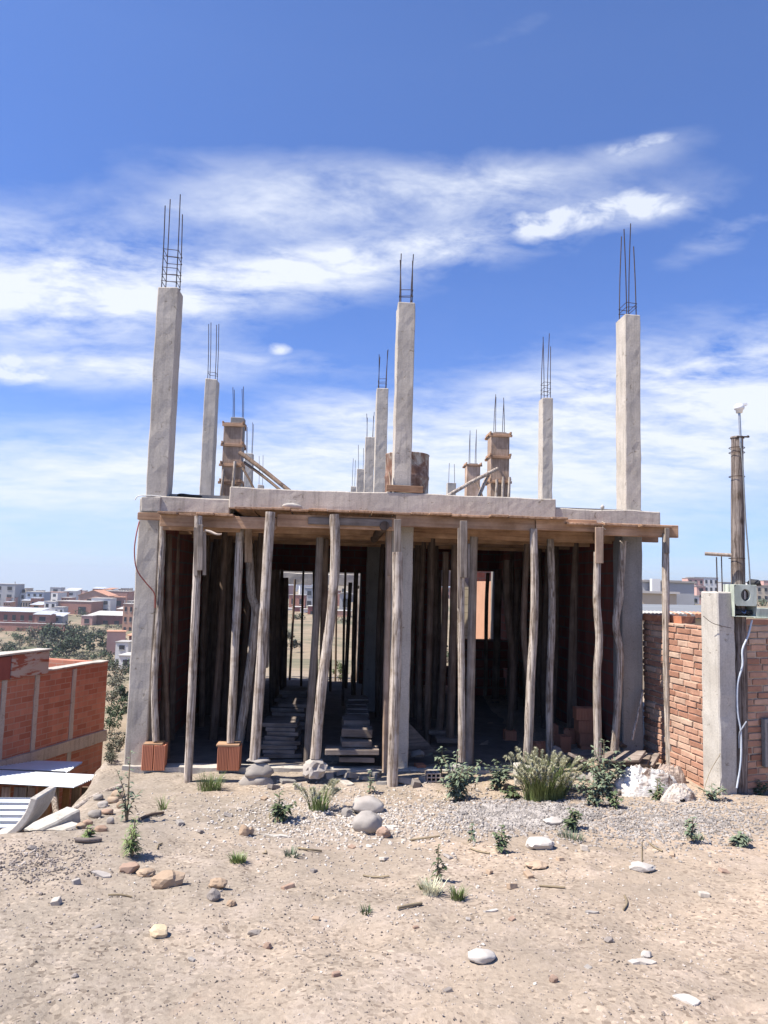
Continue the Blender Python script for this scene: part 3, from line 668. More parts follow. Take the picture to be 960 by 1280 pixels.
for px_, v_, w_ in ((346, 4.4, 7), (350.5, 6.3, 4.5), (341, 3.4, 9), (377.5, 5.9, 3.0), (394, 4.6, 7), (414, 5.6, 3.4), (430, 4.1, 3.2), (443, 4.6, 6), (548, 4.4, 7), (577, 5.2, 5), (652, 5.0, 8), (645, 3.8, 7)):
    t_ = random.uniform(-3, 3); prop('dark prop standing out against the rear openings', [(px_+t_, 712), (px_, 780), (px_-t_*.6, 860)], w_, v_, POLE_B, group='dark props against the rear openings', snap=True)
for i in range(46):
    v = random.choice((1.35, 2.2, 3.1, 4.0, 4.9)); 
    px = random.choice([random.uniform(235, 335), random.uniform(452, 545), random.uniform(668, 765), random.uniform(225, 330)])
    top = Lo(px, 700, v); top.z = ZB-.1
    u = min(wr-.25, max(wl+.25, top.x)); lean = random.uniform(-.08, .08)
    P = [W(u+lean, v, FL), W(u+lean*.5+random.uniform(-.04, .04), v, .8), W(u, v, ZB-.1)]
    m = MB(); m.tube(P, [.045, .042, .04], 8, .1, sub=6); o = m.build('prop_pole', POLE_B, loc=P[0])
    tag(o, 'dim round prop standing deep inside the dark ground floor', 'prop', 'dark props deep inside the house')

# ------------------------------------------------------------------ formwork round the columns on the roof
def formwork(px0, px1, ptop, v, label, bandpys, raking, zb=None):
    a, b = Lo(px0, ptop, v), Lo(px1, ptop, v); w_ = b.x-a.x; zt = a.z; z0 = ZT-.1; cx_ = (a.x+b.x)/2
    root = thing('column_formwork', label, 'formwork', W(cx_, v+w_/2, z0), PSI, 'column formwork boxes on the roof')
    h = zt-z0; t = .024
    for (c, d) in (((0, -w_/2-t/2, h/2), (w_, t, h)), ((0, w_/2+t/2, h/2), (w_, t, h)), ((-w_/2-t/2+.0, 0, h/2), (t, w_+.05, h)), ((w_/2+t/2, 0, h/2), (t, w_+.05, h))):
        m = MB(); m.box(c, d); m.build('panel', PLANK_Z, root, bevel=.002)
    for py in bandpys:
        z = Lo((px0+px1)/2, py, v).z-z0
        for s in (-1, 1):
            m = MB(); e = random.uniform(-.03, .03); m.box((e*.6, s*(w_/2+t+.016), z), (w_+.13, .028, .045)); m.build('clamp', PLANK, root, bevel=.003)
            m = MB(); m.box((s*(w_/2+t+.016), e*.6, z+.047), (.028, w_+.13, .045)); m.build('clamp', PLANK, root, bevel=.003)
    for s, hh in raking:
        m = MB(); x = s*(w_/2+.0); m.tube([(x-.02, -w_/2-.13, 0), (x, -w_/2-.1, hh*.5), (x+.02, -w_/2-.08, hh)], .027, 8, .08, sub=3); m.build('upright', POLE, root)
    return root
formwork(282, 302, 528, 4.98, 'left formwork box round a column stub, with poles tied upright and a long brace', (532, 557, 582, 604), ((-1, 1.0), (.35, 1.15)))
formwork(615.5, 635, 541, 4.98, 'right tall formwork box with clamps and two uprights', (545, 572, 603), ((-.6, 1.0), (.2, 1.05), (1, 1.05)))
formwork(585, 599, 580, 9.15, 'smaller formwork box further back on the roof, left of the tall one', (582,), ((.6, .9),))
def brace(label, a, b, va, vb, r, mat=POLE_B, mat2=None):
    p, q = Lw(a[0], a[1], va), Lw(b[0], b[1], vb); m = MB(); m.tube([p, (p+q)/2+Vector((0, 0, .015)), q], [r, r*.95, r*.9], 8, .1, sub=4)
    return tag(m.build('brace_pole', mat, loc=q), label, 'brace', 'raking braces on the roof')
brace('upper long brown brace sloping right from the left formwork box', (300, 566), (362, 614), 4.7, 4.0, .04)
brace('lower brown brace just under the long sloping one', (305, 578), (352, 614), 4.75, 4.1, .026)
brace('short dark brace close to the left formwork box', (303, 585), (318, 612), 4.8, 4.6, .022)
brace('long pale brace sloping left from the right tall formwork box', (622, 586), (556, 622), 4.7, 4.2, .035, POLE)
brace('steep pale brace under the right tall formwork box', (612, 590), (598, 622), 4.7, 4.5, .034, POLE)
brace('dark crossing brace beside the smaller formwork box', (597, 604), (603, 622), 8.8, 8.6, .03)

# drum, board and small things on the roof
c = Lo(508.5, 600, .95); r_ = 27.5/F*9.15; zt = Lo(508, 569, .95).z; h = .88
m = MB(); pr = [(r_*.97, 0), (r_, .01)]
for z in (.29, .59): pr += [(r_, z-.03), (r_*1.025, z-.012), (r_*1.025, z+.012), (r_, z+.03)]
pr += [(r_, h-.02), (r_*1.02, h-.012), (r_*1.02, h), (r_*.97, h), (r_*.965, h-.06), (r_*.5, h-.065), (0.001, h-.065)]
m.lathe((0, 0, 0), pr, 40, True, .012)
def drum_mat():
    t = NT('rusty_drum_paint'); c_ = t.coords((1, 1, 1)); n = t.noise(c_, 5, 6, .7, .5); n2 = t.noise(t.coords((3, 3, .7)), 6, 5, .7)
    r = t.ramp(n, 0, [(.38, (.20, .105, .07)), (.5, (.30, .19, .14)), (.58, (.50, .45, .38))]); q = t.ramp(n2, 0, [(.35, (.6, .55, .5)), (.6, (1.05, 1.05, 1.05))])
    mm = t.mix(1, (r, 0), (q, 0), 'MULTIPLY'); return t.fin(mm, 2, .75, t.bump(n, 0, .3, .004))
tag(m.build('oil_drum', drum_mat(), loc=W(c.x, c.y, zt-h), local=True), 'rusty ribbed oil drum with flaking pale paint behind the centre roof column', 'drum')
a, b = Lo(483, 611, -.06), Lo(529, 611, -.06)
m = MB(); m.box((0, 0, 0), (b.x-a.x, .03, .075), Matrix.Rotation(R(.8), 3, 'Y')); tag(m.build('kicker_board', PLANK, loc=W((a.x+b.x)/2, -.04, Lo(505, 611, -.05).z), rotz=PSI, bevel=.003), 'short raw board lying across the foot of the centre roof column', 'board')
m = MB(); m.tube([Lw(489, 617, -.02), Lw(488, 605, .0), Lw(486.5, 590, .02)], .012, 6, .1); tag(m.build('wedge_stick', PLANK_Z, loc=Lw(489, 617, -.02)), 'little upright stick by the short board at the centre column', 'stick')
m = MB(); m.tube([Lw(218, 621, .2), Lw(226, 618.5, .1), Lw(240, 620, .1), Lw(258, 621.5, .15)], .016, 8, sub=4); 
tag(m.build('black_hose', simple('black_rubber', (.012, .012, .013), (.03, .03, .03), 20, .5, bump=0), loc=Lw(218, 621, .2)), 'short black hose lying on the slab edge at the left', 'hose')
m = MB(); m.rock(Lw(366, 633, -.07), (.25, .07, .075), 2, .25, 1.6); tag(m.build('mortar_lump', WHITE_R, loc=Lw(366, 633, -.07)), 'white mortar lump stuck on the slab edge', 'mortar lump')
m = MB(); m.tube([Lw(752, 652, fv-.06), Lw(757, 655, fv-.08), Lw(753, 658, fv-.07), Lw(757, 662, fv-.06)], .006, 6, sub=4); tag(m.build('tie_wire', simple('pale_string', (.55, .45, .32), (.62, .53, .4), 20, .9, bump=0), loc=Lw(752, 652, fv-.06)), 'pale twist of string hanging on the front joist', 'string')
m = MB(); m.tube([Lw(256, 663, -.5), Lw(264, 665, -.5), Lw(271, 668, -.52), Lw(277, 667.5, -.5)], [.012, .014, .011, .006], 6, .2, sub=4); tag(m.build('rag_strip', simple('dusty_rag', (.45, .36, .28), (.55, .46, .38), 20, .9, bump=0), loc=Lw(256, 663, -.5)), 'thin pale rag strip tied to the spliced straight prop', 'rag')
m = MB(); m.tube([Lw(481, 657, -.35), W(Lo(481, 657, -.35).x-.05, .9, Lo(474, 674, .9).z)], [.05, .047], 12, .05, sub=3); tag(m.build('short_log', POLE_B, loc=Lw(481, 657, -.35)), 'short round log poking out end-on under the front joist', 'log')
m = MB(); m.tube([Lw(174, 652, -.05), Lw(170, 670, -.1), Lw(168, 690, -.11), Lw(171, 712, -.1), Lw(182, 728, -.06), Lw(193, 742, -.02), Lw(194, 760, .0)], .007, 6, sub=5)
tag(m.build('red_cable', simple('faded_red_cable', (.30, .09, .07), (.38, .13, .1), 20, .6, bump=0), loc=Lw(174, 652, -.05)), 'thin faded red cable looping down beside the left column', 'cable')
m = MB(); m.tube([Lw(169, 625, -.03), Lw(173, 620, -.02), Lw(190, 619.5, -.03), Lw(205, 621, .0)], .006, 5, sub=3); tag(m.build('white_string', simple('white_string', (.6, .58, .54), (.7, .68, .64), 20, .9, bump=0), loc=Lw(169, 625, -.03)), 'white string tied round the left column at slab level', 'string')
m = MB(); m.rock(Lw(753, 634, .1), (.05, .05, .06), 1, .2); tag(m.build('plaster_crumb', WHITE_R, loc=Lw(753, 634, .1)), 'small white crumb of plaster on the right slab edge', 'crumb')

# ------------------------------------------------------------------ things carrying the props
def place(px, py, v=None):
    return hit(px, py)
def hollow(p, w, d, h, rot, label, cells=True, mat=HOLLOW, name='hollow_brick', group='hollow bricks', cap=None, lie=False):
    root_v = MB(); n = 2
    # fluted block with open cells at its ends
    t = .012
    m = MB()
    if not lie:
        m.box((0, -d/2+t/2, h/2), (w, t, h)); m.box((0, d/2-t/2, h/2), (w, t, h))
        for i in range(3): m.box((-w/2+t/2+(w-t)*i/2, 0, h/2), (t, d-2*t, h))
        m.box((0, 0, h/2), (w-2*t, t, h))
        for i in range(7): m.box((-w/2+w*(i+.5)/7, -d/2-.002, h/2), (w/16, .004, h))
    else:       # lying, cells towards the viewer
        for i in range(4): m.box((-w/2+t/2+(w-t)*i/3, 0, h/2), (t, d, h))
        for k in range(3): m.box((0, 0, t/2+(h-t)*k/2), (w-.002, d-.004, t))
        m.box((0, d/2-.01, h/2), (w-.004, .008, h-.004))
    o = m.build(name, mat, loc=p, rotz=rot, bevel=.002)
    return tag(o, label, 'brick', group)
def rock(px, py, wpx, hpx, label, mat, name='stone', cat='stone', depth=None, sub=3, amp=.2, facet=0, fr=1.2, group=None, lift=0, p=None, rot=0, flat=0, dk=.8):
    """px, py: middle of the base; wpx, hpx: size in the photo"""
    q = p or hit(px, py); D = (q-CAM).dot(fw); w_ = wpx/F*D; h_ = hpx/F*D
    m = MB(); c = Vector((q.x, q.y+w_*.25*dk, q.z+h_*(.36 if p else .29)+lift)); m.rock(c, (w_*1.08, w_*dk, h_*1.12), max(sub, 3), amp+.1, fr*1.25, max(facet, .18), rot=rot, flat=flat)
    o = m.build(name, mat, loc=Vector((c.x, c.y, c.z-h_*.4))); return tag(o, label, cat, group)
def wat(px, py, v): return Lw(px, py, v)
s = .145
p = Lw(193, 961, -.02); hollow(p-U*.062, .115, .15, .26, PSI, 'left brick of the pair under the leftmost front prop')
hollow(p+U*.058, .115, .15, .26, PSI+.05, 'right brick of the pair under the leftmost front prop')
p = Lw(286, 961, -.04); hollow(p-U*.06, .115, .15, .25, PSI+.02, 'left upright brick under the second brick-borne prop')
hollow(p+U*.06, .115, .15, .25, PSI-.03, 'right upright brick under the second brick-borne prop')
def slab_at(px, py, v, w_, d_, h_, label, mat=PLANK_G, rot=0.0, tilt=0.0, name='wood_block', cat='wood block', group=None, roll=0.0):
    p = Lw(px, py, v); m = MB(); m.box((0, 0, 0), (w_, d_, h_), Matrix.Rotation(tilt, 3, 'Y') @ Matrix.Rotation(roll, 3, 'X'))
    return tag(m.build(name, mat, loc=p, rotz=PSI+rot, bevel=.004), label, cat, group)
slab_at(193, 929, -.02, .20, .15, .022, 'thin board lying on the brick pair by the left column', PLANK)
slab_at(286, 930, -.04, .24, .16, .022, 'thin board lying on the upright brick pair', PLANK)
v0 = -.40
rock(0, 0, 40, 24, 'lower round boulder under the thick leaning prop', ROCKW, 'boulder', 'boulder', p=Lw(320, 988, v0-.08), amp=.15)
rock(0, 0, 34, 22, 'upper round boulder under the thick leaning prop', ROCKW, 'boulder', 'boulder', p=Lw(323, 974, v0-.08), amp=.15)
rock(0, 0, 28, 5, 'flat stone flake between boulder and the thick leaning prop', ROCKW, 'stone', 'stone', p=Lw(322, 953, v0-.04), amp=.15, sub=2)
rock(0, 0, 30, 30, 'rough upright boulder under the bent white prop', ROCKW, 'boulder', 'boulder', p=Lw(392, 974, v0-.06), amp=.3, fr=2.0, facet=.3, flat=.25)
rock(0, 0, 26, 16, 'whitish stone under the slim smooth prop', ROCKW, 'stone', 'stone', p=Lw(575, 968, -.40), amp=.15, flat=.3)
slab_at(588, 957, .2, .20, .16, .05, 'two grey offcuts under the squared prop behind', PLANK_G)
m = MB(); p = Lw(655, 968, -.38); m.rbox((-.10, -.08, -.02), (.10, .08, .10), (3, 3, 3), .012, 6); tag(m.build('concrete_block', CONC_L, loc=p, rotz=.1, bevel=.01), 'upper pale concrete block under the prop by the foxtail', 'block')
p = Lw(655, 982, -.38); m = MB(); m.rbox((-.10, -.09, -.02), (.09, .08, .09), (3, 3, 3), .012, 6); tag(m.build('concrete_block', CONC_L, loc=p, rotz=-.1, bevel=.01), 'lower pale concrete block under the prop by the foxtail', 'block')
rock(0, 0, 12, 10, 'small pink stone under the wavy grey prop', ROCKT, p=Lw(744, 963, -.40), sub=2)
slab_at(548, 914, 1.35, .26, .2, .05, 'plank block under the left dim brown prop'); slab_at(560, 924, 1.0, .30, .2, .05, 'plank block under the right dim brown prop')
slab_at(556, 938, .9, .55, .3, .06, 'wide dark plank under both dim brown props')
hollow(Lw(637, 936, 1.6), .15, .15, .24, PSI, 'upright red brick under the dim bent prop inside')
hollow(Lw(676, 950, .5), .16, .15, .2, PSI, 'red brick at the foot of the straight grey prop')
# hollow bricks stacked in the right bay
bw_, bh_ = .24, .145
hb = Lw(737, 945, .75); hb.z = FL
for k in range(4):
    z = Vector((0, 0, bh_*k))
    hollow(hb+z-U*.02*k, .25, .16, bh_-.004, PSI+random.uniform(-.05, .05), ('lowest', 'second', 'third', 'topmost')[k]+' orange hollow brick of the stack in the right bay', group='hollow bricks')
for k, (px, py, v) in enumerate(((703, 940, .7), (712, 938, 1.1), (690, 925, 1.4))):
    q = Lw(px, py, v); q.z = FL; hollow(q, .14, .16, .25, PSI+random.uniform(-.3, .3), ('upright red brick left of the orange stack, nearest the props', 'upright red brick close behind the left end of the orange stack', 'upright red brick deeper inside left of the orange stack')[k])
hollow(hit(541, 976), .15, .12, .09, .1, 'small pale six-hole brick lying among the weeds', lie=True, mat=simple('pale_hole_brick', (.40, .33, .28), (.5, .42, .36), 10, .9), group='hollow bricks')
# planks lying in the right bay
for i, (px, py, v, L, w_, h_, rot, tl, rl, lab) in enumerate((
    (732, 950, -.12, .75, .17, .03, .95, .25, .35, 'wide grey plank sloping out of the right bay, leftmost'),
    (760, 946, -.1, .85, .18, .03, 2.2, .2, -.45, 'wide grey plank crossing behind the wavy grey prop'),
    (778, 950, -.14, .6, .16, .03, 2.35, .15, -.5, 'grey plank right of the wavy grey prop'),
    (797, 950, -.16, .5, .19, .035, 2.1, .2, -.6, 'short pale plank beside the white rubbish bag'),
    (786, 930, .2, .6, .14, .03, .7, .2, .5, 'dark plank at the back of the right bay heap'),
    (712, 950, .25, .5, .10, .05, .6, .1, .1, 'short thick offcut beneath the heap of planks'))):
    slab_at(px, py, v, L, w_, h_, lab, PLANK_G, rot, tl, 'plank', 'plank', 'planks heaped in the right bay', rl)
m = MB(); m.tube([Lw(804, 862, -.02), Lw(797, 895, -.08), Lw(790, 925, -.14)], .014, 7, .15, sub=3); tag(m.build('stick', POLE, loc=Lw(790, 925, -.14)), 'thin stick leaning on the right concrete column', 'stick')
rock(720, 948, 20, 22, 'grey rubble lump on the plank heap, left end', ROCKD, p=Lw(697, 955, .1), sub=2, facet=.3)
def heap(px, py, wpx, hpx, mat, label, name, cat, dk=.6, seed=1):
    q = hit(px, py); D = (q-CAM).dot(fw); w_, h_ = wpx/F*D, hpx/F*D; n = 64; vs = []; fs = []; ok = {}
    off = Vector((seed*13.7, seed*5.1, 0))
    for j in range(n+1):
        for i in range(n+1):
            u, v = 2*i/n-1, 2*j/n-1; a = math.atan2(v, u); lim = 1+.22*noise.noise(Vector((math.cos(a)*1.4, math.sin(a)*1.4, seed)))+.08*noise.noise(Vector((math.cos(a)*5, math.sin(a)*5, seed)))
            r = math.hypot(u, v)/lim; p = Vector((u, v, 0))
            wv = p+.25*noise.noise_vector(p*1.6+off)
            dome = max(0, 1-r*r)**.55
            rid = (1-abs(noise.noise(Vector((wv.x*2.2+wv.y, wv.y*2.6, 0))+off))*2.2); rid2 = (1-abs(noise.noise(Vector((wv.x*6-wv.y*3, wv.y*5+wv.x*2, 3))+off))*2.4); rid3 = 1-abs(noise.noise(wv*13+off))*2
            z = dome*(.55+.35*noise.noise(p*1.3+off)+.26*rid+.14*rid2+.05*rid3)
            X, Y = u*w_*.5, v*w_*.5*dk
            vs.append(Vector((X+.02*w_*noise.noise(wv*5), Y, max(0, z)*h_*.95+hz(q.x+X, q.y+Y)-q.z-(.02 if r > .97 else 0)))); ok[(i, j)] = r < 1.0
    for j in range(n):
        for i in range(n):
            if ok[(i, j)] or ok[(i+1, j+1)]: b = j*(n+1)+i; fs.append((b, b+1, b+n+2, b+n+1))
    m = MB(); m.add(vs, fs, True); return tag(m.build(name, mat, loc=q, local=True), label, cat)
def bag_mat(name, dirt, ca, cb, cc):
    t = NT(name); c_ = t.coords(); n = t.noise(c_, 5.5, 6, .65, .8)
    r = t.ramp(n, 0, [(.36, ca), (.42, cb), (.47, cc), (.7, cc)]); n2 = t.noise(t.coords((9, 16, 30)), 1.6, 5, .65, .6)
    return t.fin(r, 0, .6, t.bump(n2, 0, .9, .018), spec=.3)
heap(808, 990, 84, 34, bag_mat('dirty_white_plastic', 0, (.20, .14, .11), (.44, .39, .35), (.64, .61, .57)), 'big crumpled white plastic bag heap beside the brick fence', 'plastic_bag', 'bag', .6, 2)
heap(846, 1000, 46, 20, bag_mat('stained_bag', 0, (.20, .14, .11), (.42, .34, .27), (.55, .48, .41)), 'smaller cream stained bag in front of the white one', 'plastic_bag', 'bag', .6, 5)
heap(835, 978, 44, 24, bag_mat('brown_sacking', 0, (.12, .08, .06), (.25, .17, .13), (.42, .33, .27)), 'brown crumpled sacking behind the white bag', 'sacking', 'sack', .6, 7)
# board stacks inside the left bays
def stack(spec, label, group):
    for (px, py, v, w_, d_, h_, rot) in spec:
        p = Lw(px, py, v); m = MB(); m.box((0, d_/2, h_/2), (w_, d_, h_), Matrix.Rotation(random.uniform(-.03, .03), 3, 'Y'))
        tag(m.build('stacked_board', PLANK_G, loc=p, rotz=PSI+rot, bevel=.004), label, 'board', group)
sp_ = []
for i in range(8): sp_.append((352+random.uniform(-5, 3), 948-i*5.6, .35+.04*i, random.uniform(.34, .44), .45, .042, random.uniform(-.15, .15)))
for i in range(6): sp_.append((362+random.uniform(-5, 5), 912-i*5.5, 1.7, random.uniform(.36, .46), .5, .048, random.uniform(-.2, .2)))
for i in range(6): sp_.append((364+random.uniform(-4, 4), 893-i*5, 2.8, random.uniform(.3, .5), .5, .05, random.uniform(-.2, .2)))
stack(sp_, 'old grey board in the stacks on the floor behind the thick leaning prop', 'stacked boards in the left bay')
sp_ = [(446, 953, -.02, .38, .3, .05, .02), (440, 944, -.05, .58, .22, .055, -.03), (446, 934, .05, .33, .3, .06, .05), (446, 922, .15, .34, .3, .09, -.04), (446, 911, .35, .30, .3, .09, .06)]
for i in range(5): sp_.append((446+random.uniform(-3, 3), 903-i*6, 1.1+.25*i, .28, .35, .055, random.uniform(-.1, .1)))
stack(sp_, 'old grey board in the stack on the floor left of the middle column', 'stacked boards left of the middle column')
rock(430, 885, 40, 9, 'pale sunlit sheet of sacking on rubble in the court', ROCKW, 'rubble_lump', 'rubble', p=Lw(428, 882, 7.6), amp=.3, sub=2)
for px, py, w_, v in ((345, 870, 44, 6.4), (375, 872, 30, 6.6), (395, 873, 50, 6.2), (350, 880, 60, 5.0), (385, 888, 60, 4.6)):
    rock(px, py, w_, 16, 'dark rubble lump on the floor before the left rear opening', ROCKD, 'rubble_lump', 'rubble', p=Lw(px, py, v), amp=.35, facet=.3, sub=2, group='rubble inside before the rear opening')
# brick-and-board heap seen before the right rear opening
for k in range(6):
    p = Lw(598+random.uniform(-6, 6), 850, 5.6); p.z = FL+.17*k
    m = MB(); m.box((0, 0, .08), (1.15-.05*k, .3, .155)); tag(m.build('dark_brick_course', DARKBRK, loc=p, rotz=PSI+random.uniform(-.04, .04), bevel=.004), 'dark course of stacked bricks before the right rear opening', 'brick course', 'stacked brick courses inside')
slab_at(515, 935, .6, .5, .04, .35, 'dark board leaning beside the middle column, right side', PLANK_G, .4, .75, 'leaning_board', 'board')
rock(523, 944, 18, 10, 'pale crumpled lump in the shade right of the middle column', ROCKW, p=Lw(523, 947, .35), sub=2, facet=.3)
slab_at(525, 962, .1, .10, .12, .12, 'small red block in the shade right of the middle column', HOLLOW, .2)

# ------------------------------------------------------------------ stones lying on the lot
rock(461, 1016, 40, 21, 'biggest smooth pale boulder of the pair in front of the centre prop', ROCKW, 'boulder', 'boulder', amp=.10, rot=.1)
rock(459, 1040, 33, 29, 'rounded boulder in front of the biggest one, with an orange stone beside', ROCKW, 'boulder', 'boulder', amp=.16)
rock(479, 1047, 18, 14, 'small orange stone touching the pale boulder pair', ROCKO, facet=.3)
rock(433, 1021, 14, 12, 'small grey stone left of the pale boulder pair', ROCKW, sub=2, facet=.3)
rock(206, 1110, 38, 22, 'tan boulder with a hollow, largest on the left foreground', ROCKT, 'boulder', 'boulder', amp=.22, facet=.3)
rock(181, 1096, 22, 11, 'flat tan stone between the orange stone and the tan boulder', ROCKT, sub=2, facet=.3)
rock(160, 1091, 26, 14, 'rusty orange flat stone left of the tan boulder', ROCKO, facet=.35)
rock(198, 1171, 26, 15, 'yellowish wedge stone alone in the left foreground', simple('yellow_stone', (.42, .315, .19), (.54, .43, .29), 5, .9, bump=.5, bd=.01), facet=.45, flat=.3)
rock(271, 1110, 22, 13, 'pale tan stone behind the little dark one', ROCKT, sub=2, facet=.3)
rock(267, 1126, 17, 17, 'little dark grey pointed stone', ROCKD, facet=.4)
rock(289, 1133, 12, 9, 'crumbly brown clod right of the dark pointed stone', ROCKT, sub=2, facet=.3)
rock(304, 1044, 14, 14, 'upright tan stone chip, left one of two', ROCKT, sub=2, facet=.5)
rock(313, 1044, 8, 12, 'upright tan stone chip, right one of two', ROCKT, sub=2, facet=.5)
rock(676, 1062, 34, 16, 'chalky white chunk, higher one at the right of the gravel', WHITE_R, facet=.35)
rock(672, 1086, 28, 9, 'flat pale slab stone below the chalky white chunk', ROCKT, sub=2, facet=.3)
rock(804, 1090, 30, 12, 'flat white and brown stone on the right bare ground', WHITE_R, facet=.35)
rock(603, 1203, 34, 14, 'smooth flat white stone in the middle foreground', WHITE_R, amp=.12)
rock(692, 1228, 11, 10, 'small pink pointed pebble in the right foreground', ROCKO, sub=2, facet=.3)
rock(762, 1178, 12, 7, 'small dark clod on the right foreground', ROCKD, sub=2, facet=.3)
rock(809, 1197, 14, 8, 'white chip on the spill of plaster crumbs', WHITE_R, sub=2, facet=.3)
rock(334, 1186, 10, 8, 'brown clod in the middle of the left foreground', ROCKO, sub=2, facet=.3)
rock(318, 1170, 16, 7, 'dark flat clod in the left foreground', ROCKD, sub=2, facet=.3)
rock(694, 1031, 24, 9, 'bright white chip on the gravel below the foxtail', WHITE_R, sub=2, facet=.3)
rock(93, 1222, 9, 5, 'small dark pebble at the far left foreground', ROCKD, sub=2, facet=.3)
rock(38, 1062, 10, 6, 'dark pebble on the gravel mound', ROCKD, sub=2, facet=.3)
for i, (px, py) in enumerate(((128, 1010), (118, 1022), (140, 1004), (108, 1032), (133, 1018), (122, 1000), (146, 998), (112, 1044), (100, 1036), (150, 1010), (137, 1030), (125, 1040))):
    rock(px, py, random.uniform(9, 17), random.uniform(7, 12), 'reddish stone in the rubble bank at the left edge of the lot', random.choice((ROCKT, ROCKW, ROCKO)), sub=2, facet=.25, group='stones of the left rubble bank')
# loose grit, gravel heap and rubble
def scatter(name, label, n, gen, mat, smin, smax):
    m = MB(); ico = bmesh.new(); bmesh.ops.create_icosphere(ico, subdivisions=1, radius=1); base = [v.co.copy() for v in ico.verts]; fs = [tuple(v.index for v in f.verts) for f in ico.faces]; ico.free()
    for _ in range(n):
        x, y, k = gen()
        r = random.uniform(smin, smax)*k; z = hz(x, y); M = Matrix.Rotation(random.random()*6.3, 3, 'Z') @ Matrix.Rotation(random.random()*1.2, 3, 'X')
        sx, sy, sz = random.uniform(.7, 1.3), random.uniform(.6, 1.1), random.uniform(.4, .8)
        m.add([M @ Vector((b.x*sx*r*random.uniform(.8, 1.2), b.y*sy*r*random.uniform(.8, 1.2), b.z*sz*r))+Vector((x, y, z+r*.18)) for b in base], fs)
    return tag(m.build(name, mat), label, 'gravel', kind='stuff')
def gmat(name, cols):
    t = NT(name); w_ = t.coords(world=True); vo_ = t.n('ShaderNodeTexVoronoi'); vo_.inputs['Scale'].default_value = 24; t.l(w_, 0, vo_, 'Vector')
    s_ = t.n('ShaderNodeSeparateColor'); t.l(vo_, 'Color', s_, 0); r = t.ramp(s_, 0, cols); n_ = t.noise(w_, 60, 3); return t.fin(r, 0, .9, t.bump(n_, 0, .4, .004))
GRV = gmat('grey_gravel', [(0, (.20, .178, .16)), (.5, (.30, .268, .24)), (1, (.42, .38, .34))])
RUB = gmat('pale_rubble', [(0, (.33, .285, .24)), (.5, (.44, .39, .335)), (1, (.60, .55, .49))])
GRIT = gmat('sandy_grit', [(0, (.14, .115, .10)), (.55, (.28, .23, .195)), (1, (.48, .42, .365))])
def pxgen(cx, cy, sx, sy):
    def g():
        while 1:
            q = hit(random.gauss(cx, sx), random.gauss(cy, sy), 20)
            if q.y < 8.0 and q.x > itp(q.y, EDGE)+.1: return q.x, q.y, 1
    return g
scatter('gravel_heap', 'grey crushed gravel heap in front of the foxtail grass', 4200, pxgen(650, 1018, 52, 11), GRV, .007, .019)
scatter('gravel', 'grey gravel spread before the brick fence on the right', 4200, pxgen(840, 1025, 80, 17), GRV, .006, .016)
scatter('rubble', 'pale mortar rubble spread before the centre of the house', 3600, pxgen(440, 1020, 95, 20), RUB, .005, .016)
scatter('rubble', 'scattered white rubble bits across the middle of the lot', 420, pxgen(520, 1085, 190, 45), RUB, .004, .011)
def nearg():
    while 1:
        y = 2.4+abs(random.gauss(0, 2.2)); x = random.uniform(-.62, .62)*y
        if y < 7.6 and x > itp(y, EDGE)+.2: return x, y, (.55+.15*random.random() if y < 3.4 else .8)
scatter('grit', 'fine grit strewn over the bare earth of the lot', 9000, nearg, GRIT, .003, .0095)
scatter('gravel', 'brown gravel on the mound by the concrete ring piece', 900, pxgen(45, 1078, 45, 16), GRIT, .004, .010)
# broken slabs, brick bats and chips of board lying about
rd = random.Random(21)
def chip(px, py, w_, d_, h_, label, mat, name, cat, group=None):
    q = hit(px, py); m = MB(); m.rbox((-w_/2, -d_/2, -h_/2), (w_/2, d_/2, h_/2), (3, 3, 2), min(w_, d_)*.10, 9)
    o = m.build(name, mat, loc=q+Vector((0, 0, h_*.3)), rotz=rd.random()*3.1+.01, bevel=.003); o.rotation_euler.x = rd.uniform(-.35, .35); o.rotation_euler.y = rd.uniform(-.3, .3); return tag(o, label, cat, group)
for px, py in ((712, 972), (730, 974), (748, 978), (770, 976), (786, 980), (700, 980), (722, 986), (776, 990), (690, 966), (762, 984)):
    chip(px, py, rd.uniform(.14, .26), rd.uniform(.10, .18), rd.uniform(.03, .06), 'broken grey concrete fragment in the heap in front of the right bay', rd.choice((CONC_D, CONC, ROCKW)), 'concrete_fragment', 'concrete fragment', 'broken concrete fragments by the right bay')
for px, py in ((425, 968), (440, 972), (455, 975), (468, 970), (478, 980), (412, 972), (432, 980), (505, 978), (520, 982), (530, 976), (342, 985), (360, 978), (372, 985)):
    chip(px, py, rd.uniform(.07, .17), rd.uniform(.06, .12), rd.uniform(.03, .07), 'broken rubble piece along the front footing between the props', rd.choice((CONC_D, CONC, ROCKW, ROCKD)), 'rubble_piece', 'rubble', 'rubble pieces along the front footing')
for px, py in ((300, 1012), (330, 1000), (440, 1060), (392, 1090), (560, 1072), (660, 1095), (700, 1075), (730, 1062), (612, 1092), (480, 1075), (250, 1040), (225, 1030), (285, 1020), (520, 1160), (395, 1150), (640, 1150), (735, 1210), (880, 1120), (905, 1090), (840, 1070), (120, 1160), (70, 1130), (240, 1200), (420, 1220), (560, 1240), (640, 1110), (585, 1150), (95, 1105), (360, 1110)):
    k_ = .6 if py > 1130 else 1
    chip(px, py, k_*rd.uniform(.035, .075), k_*rd.uniform(.03, .055), k_*rd.uniform(.015, .035), 'small angular chip of stone or brick strewn on the bare lot', rd.choice((ROCKT, ROCKO, ROCKD, CONC, ROCKW)), 'stone_chip', 'chip', 'chips strewn on the lot')
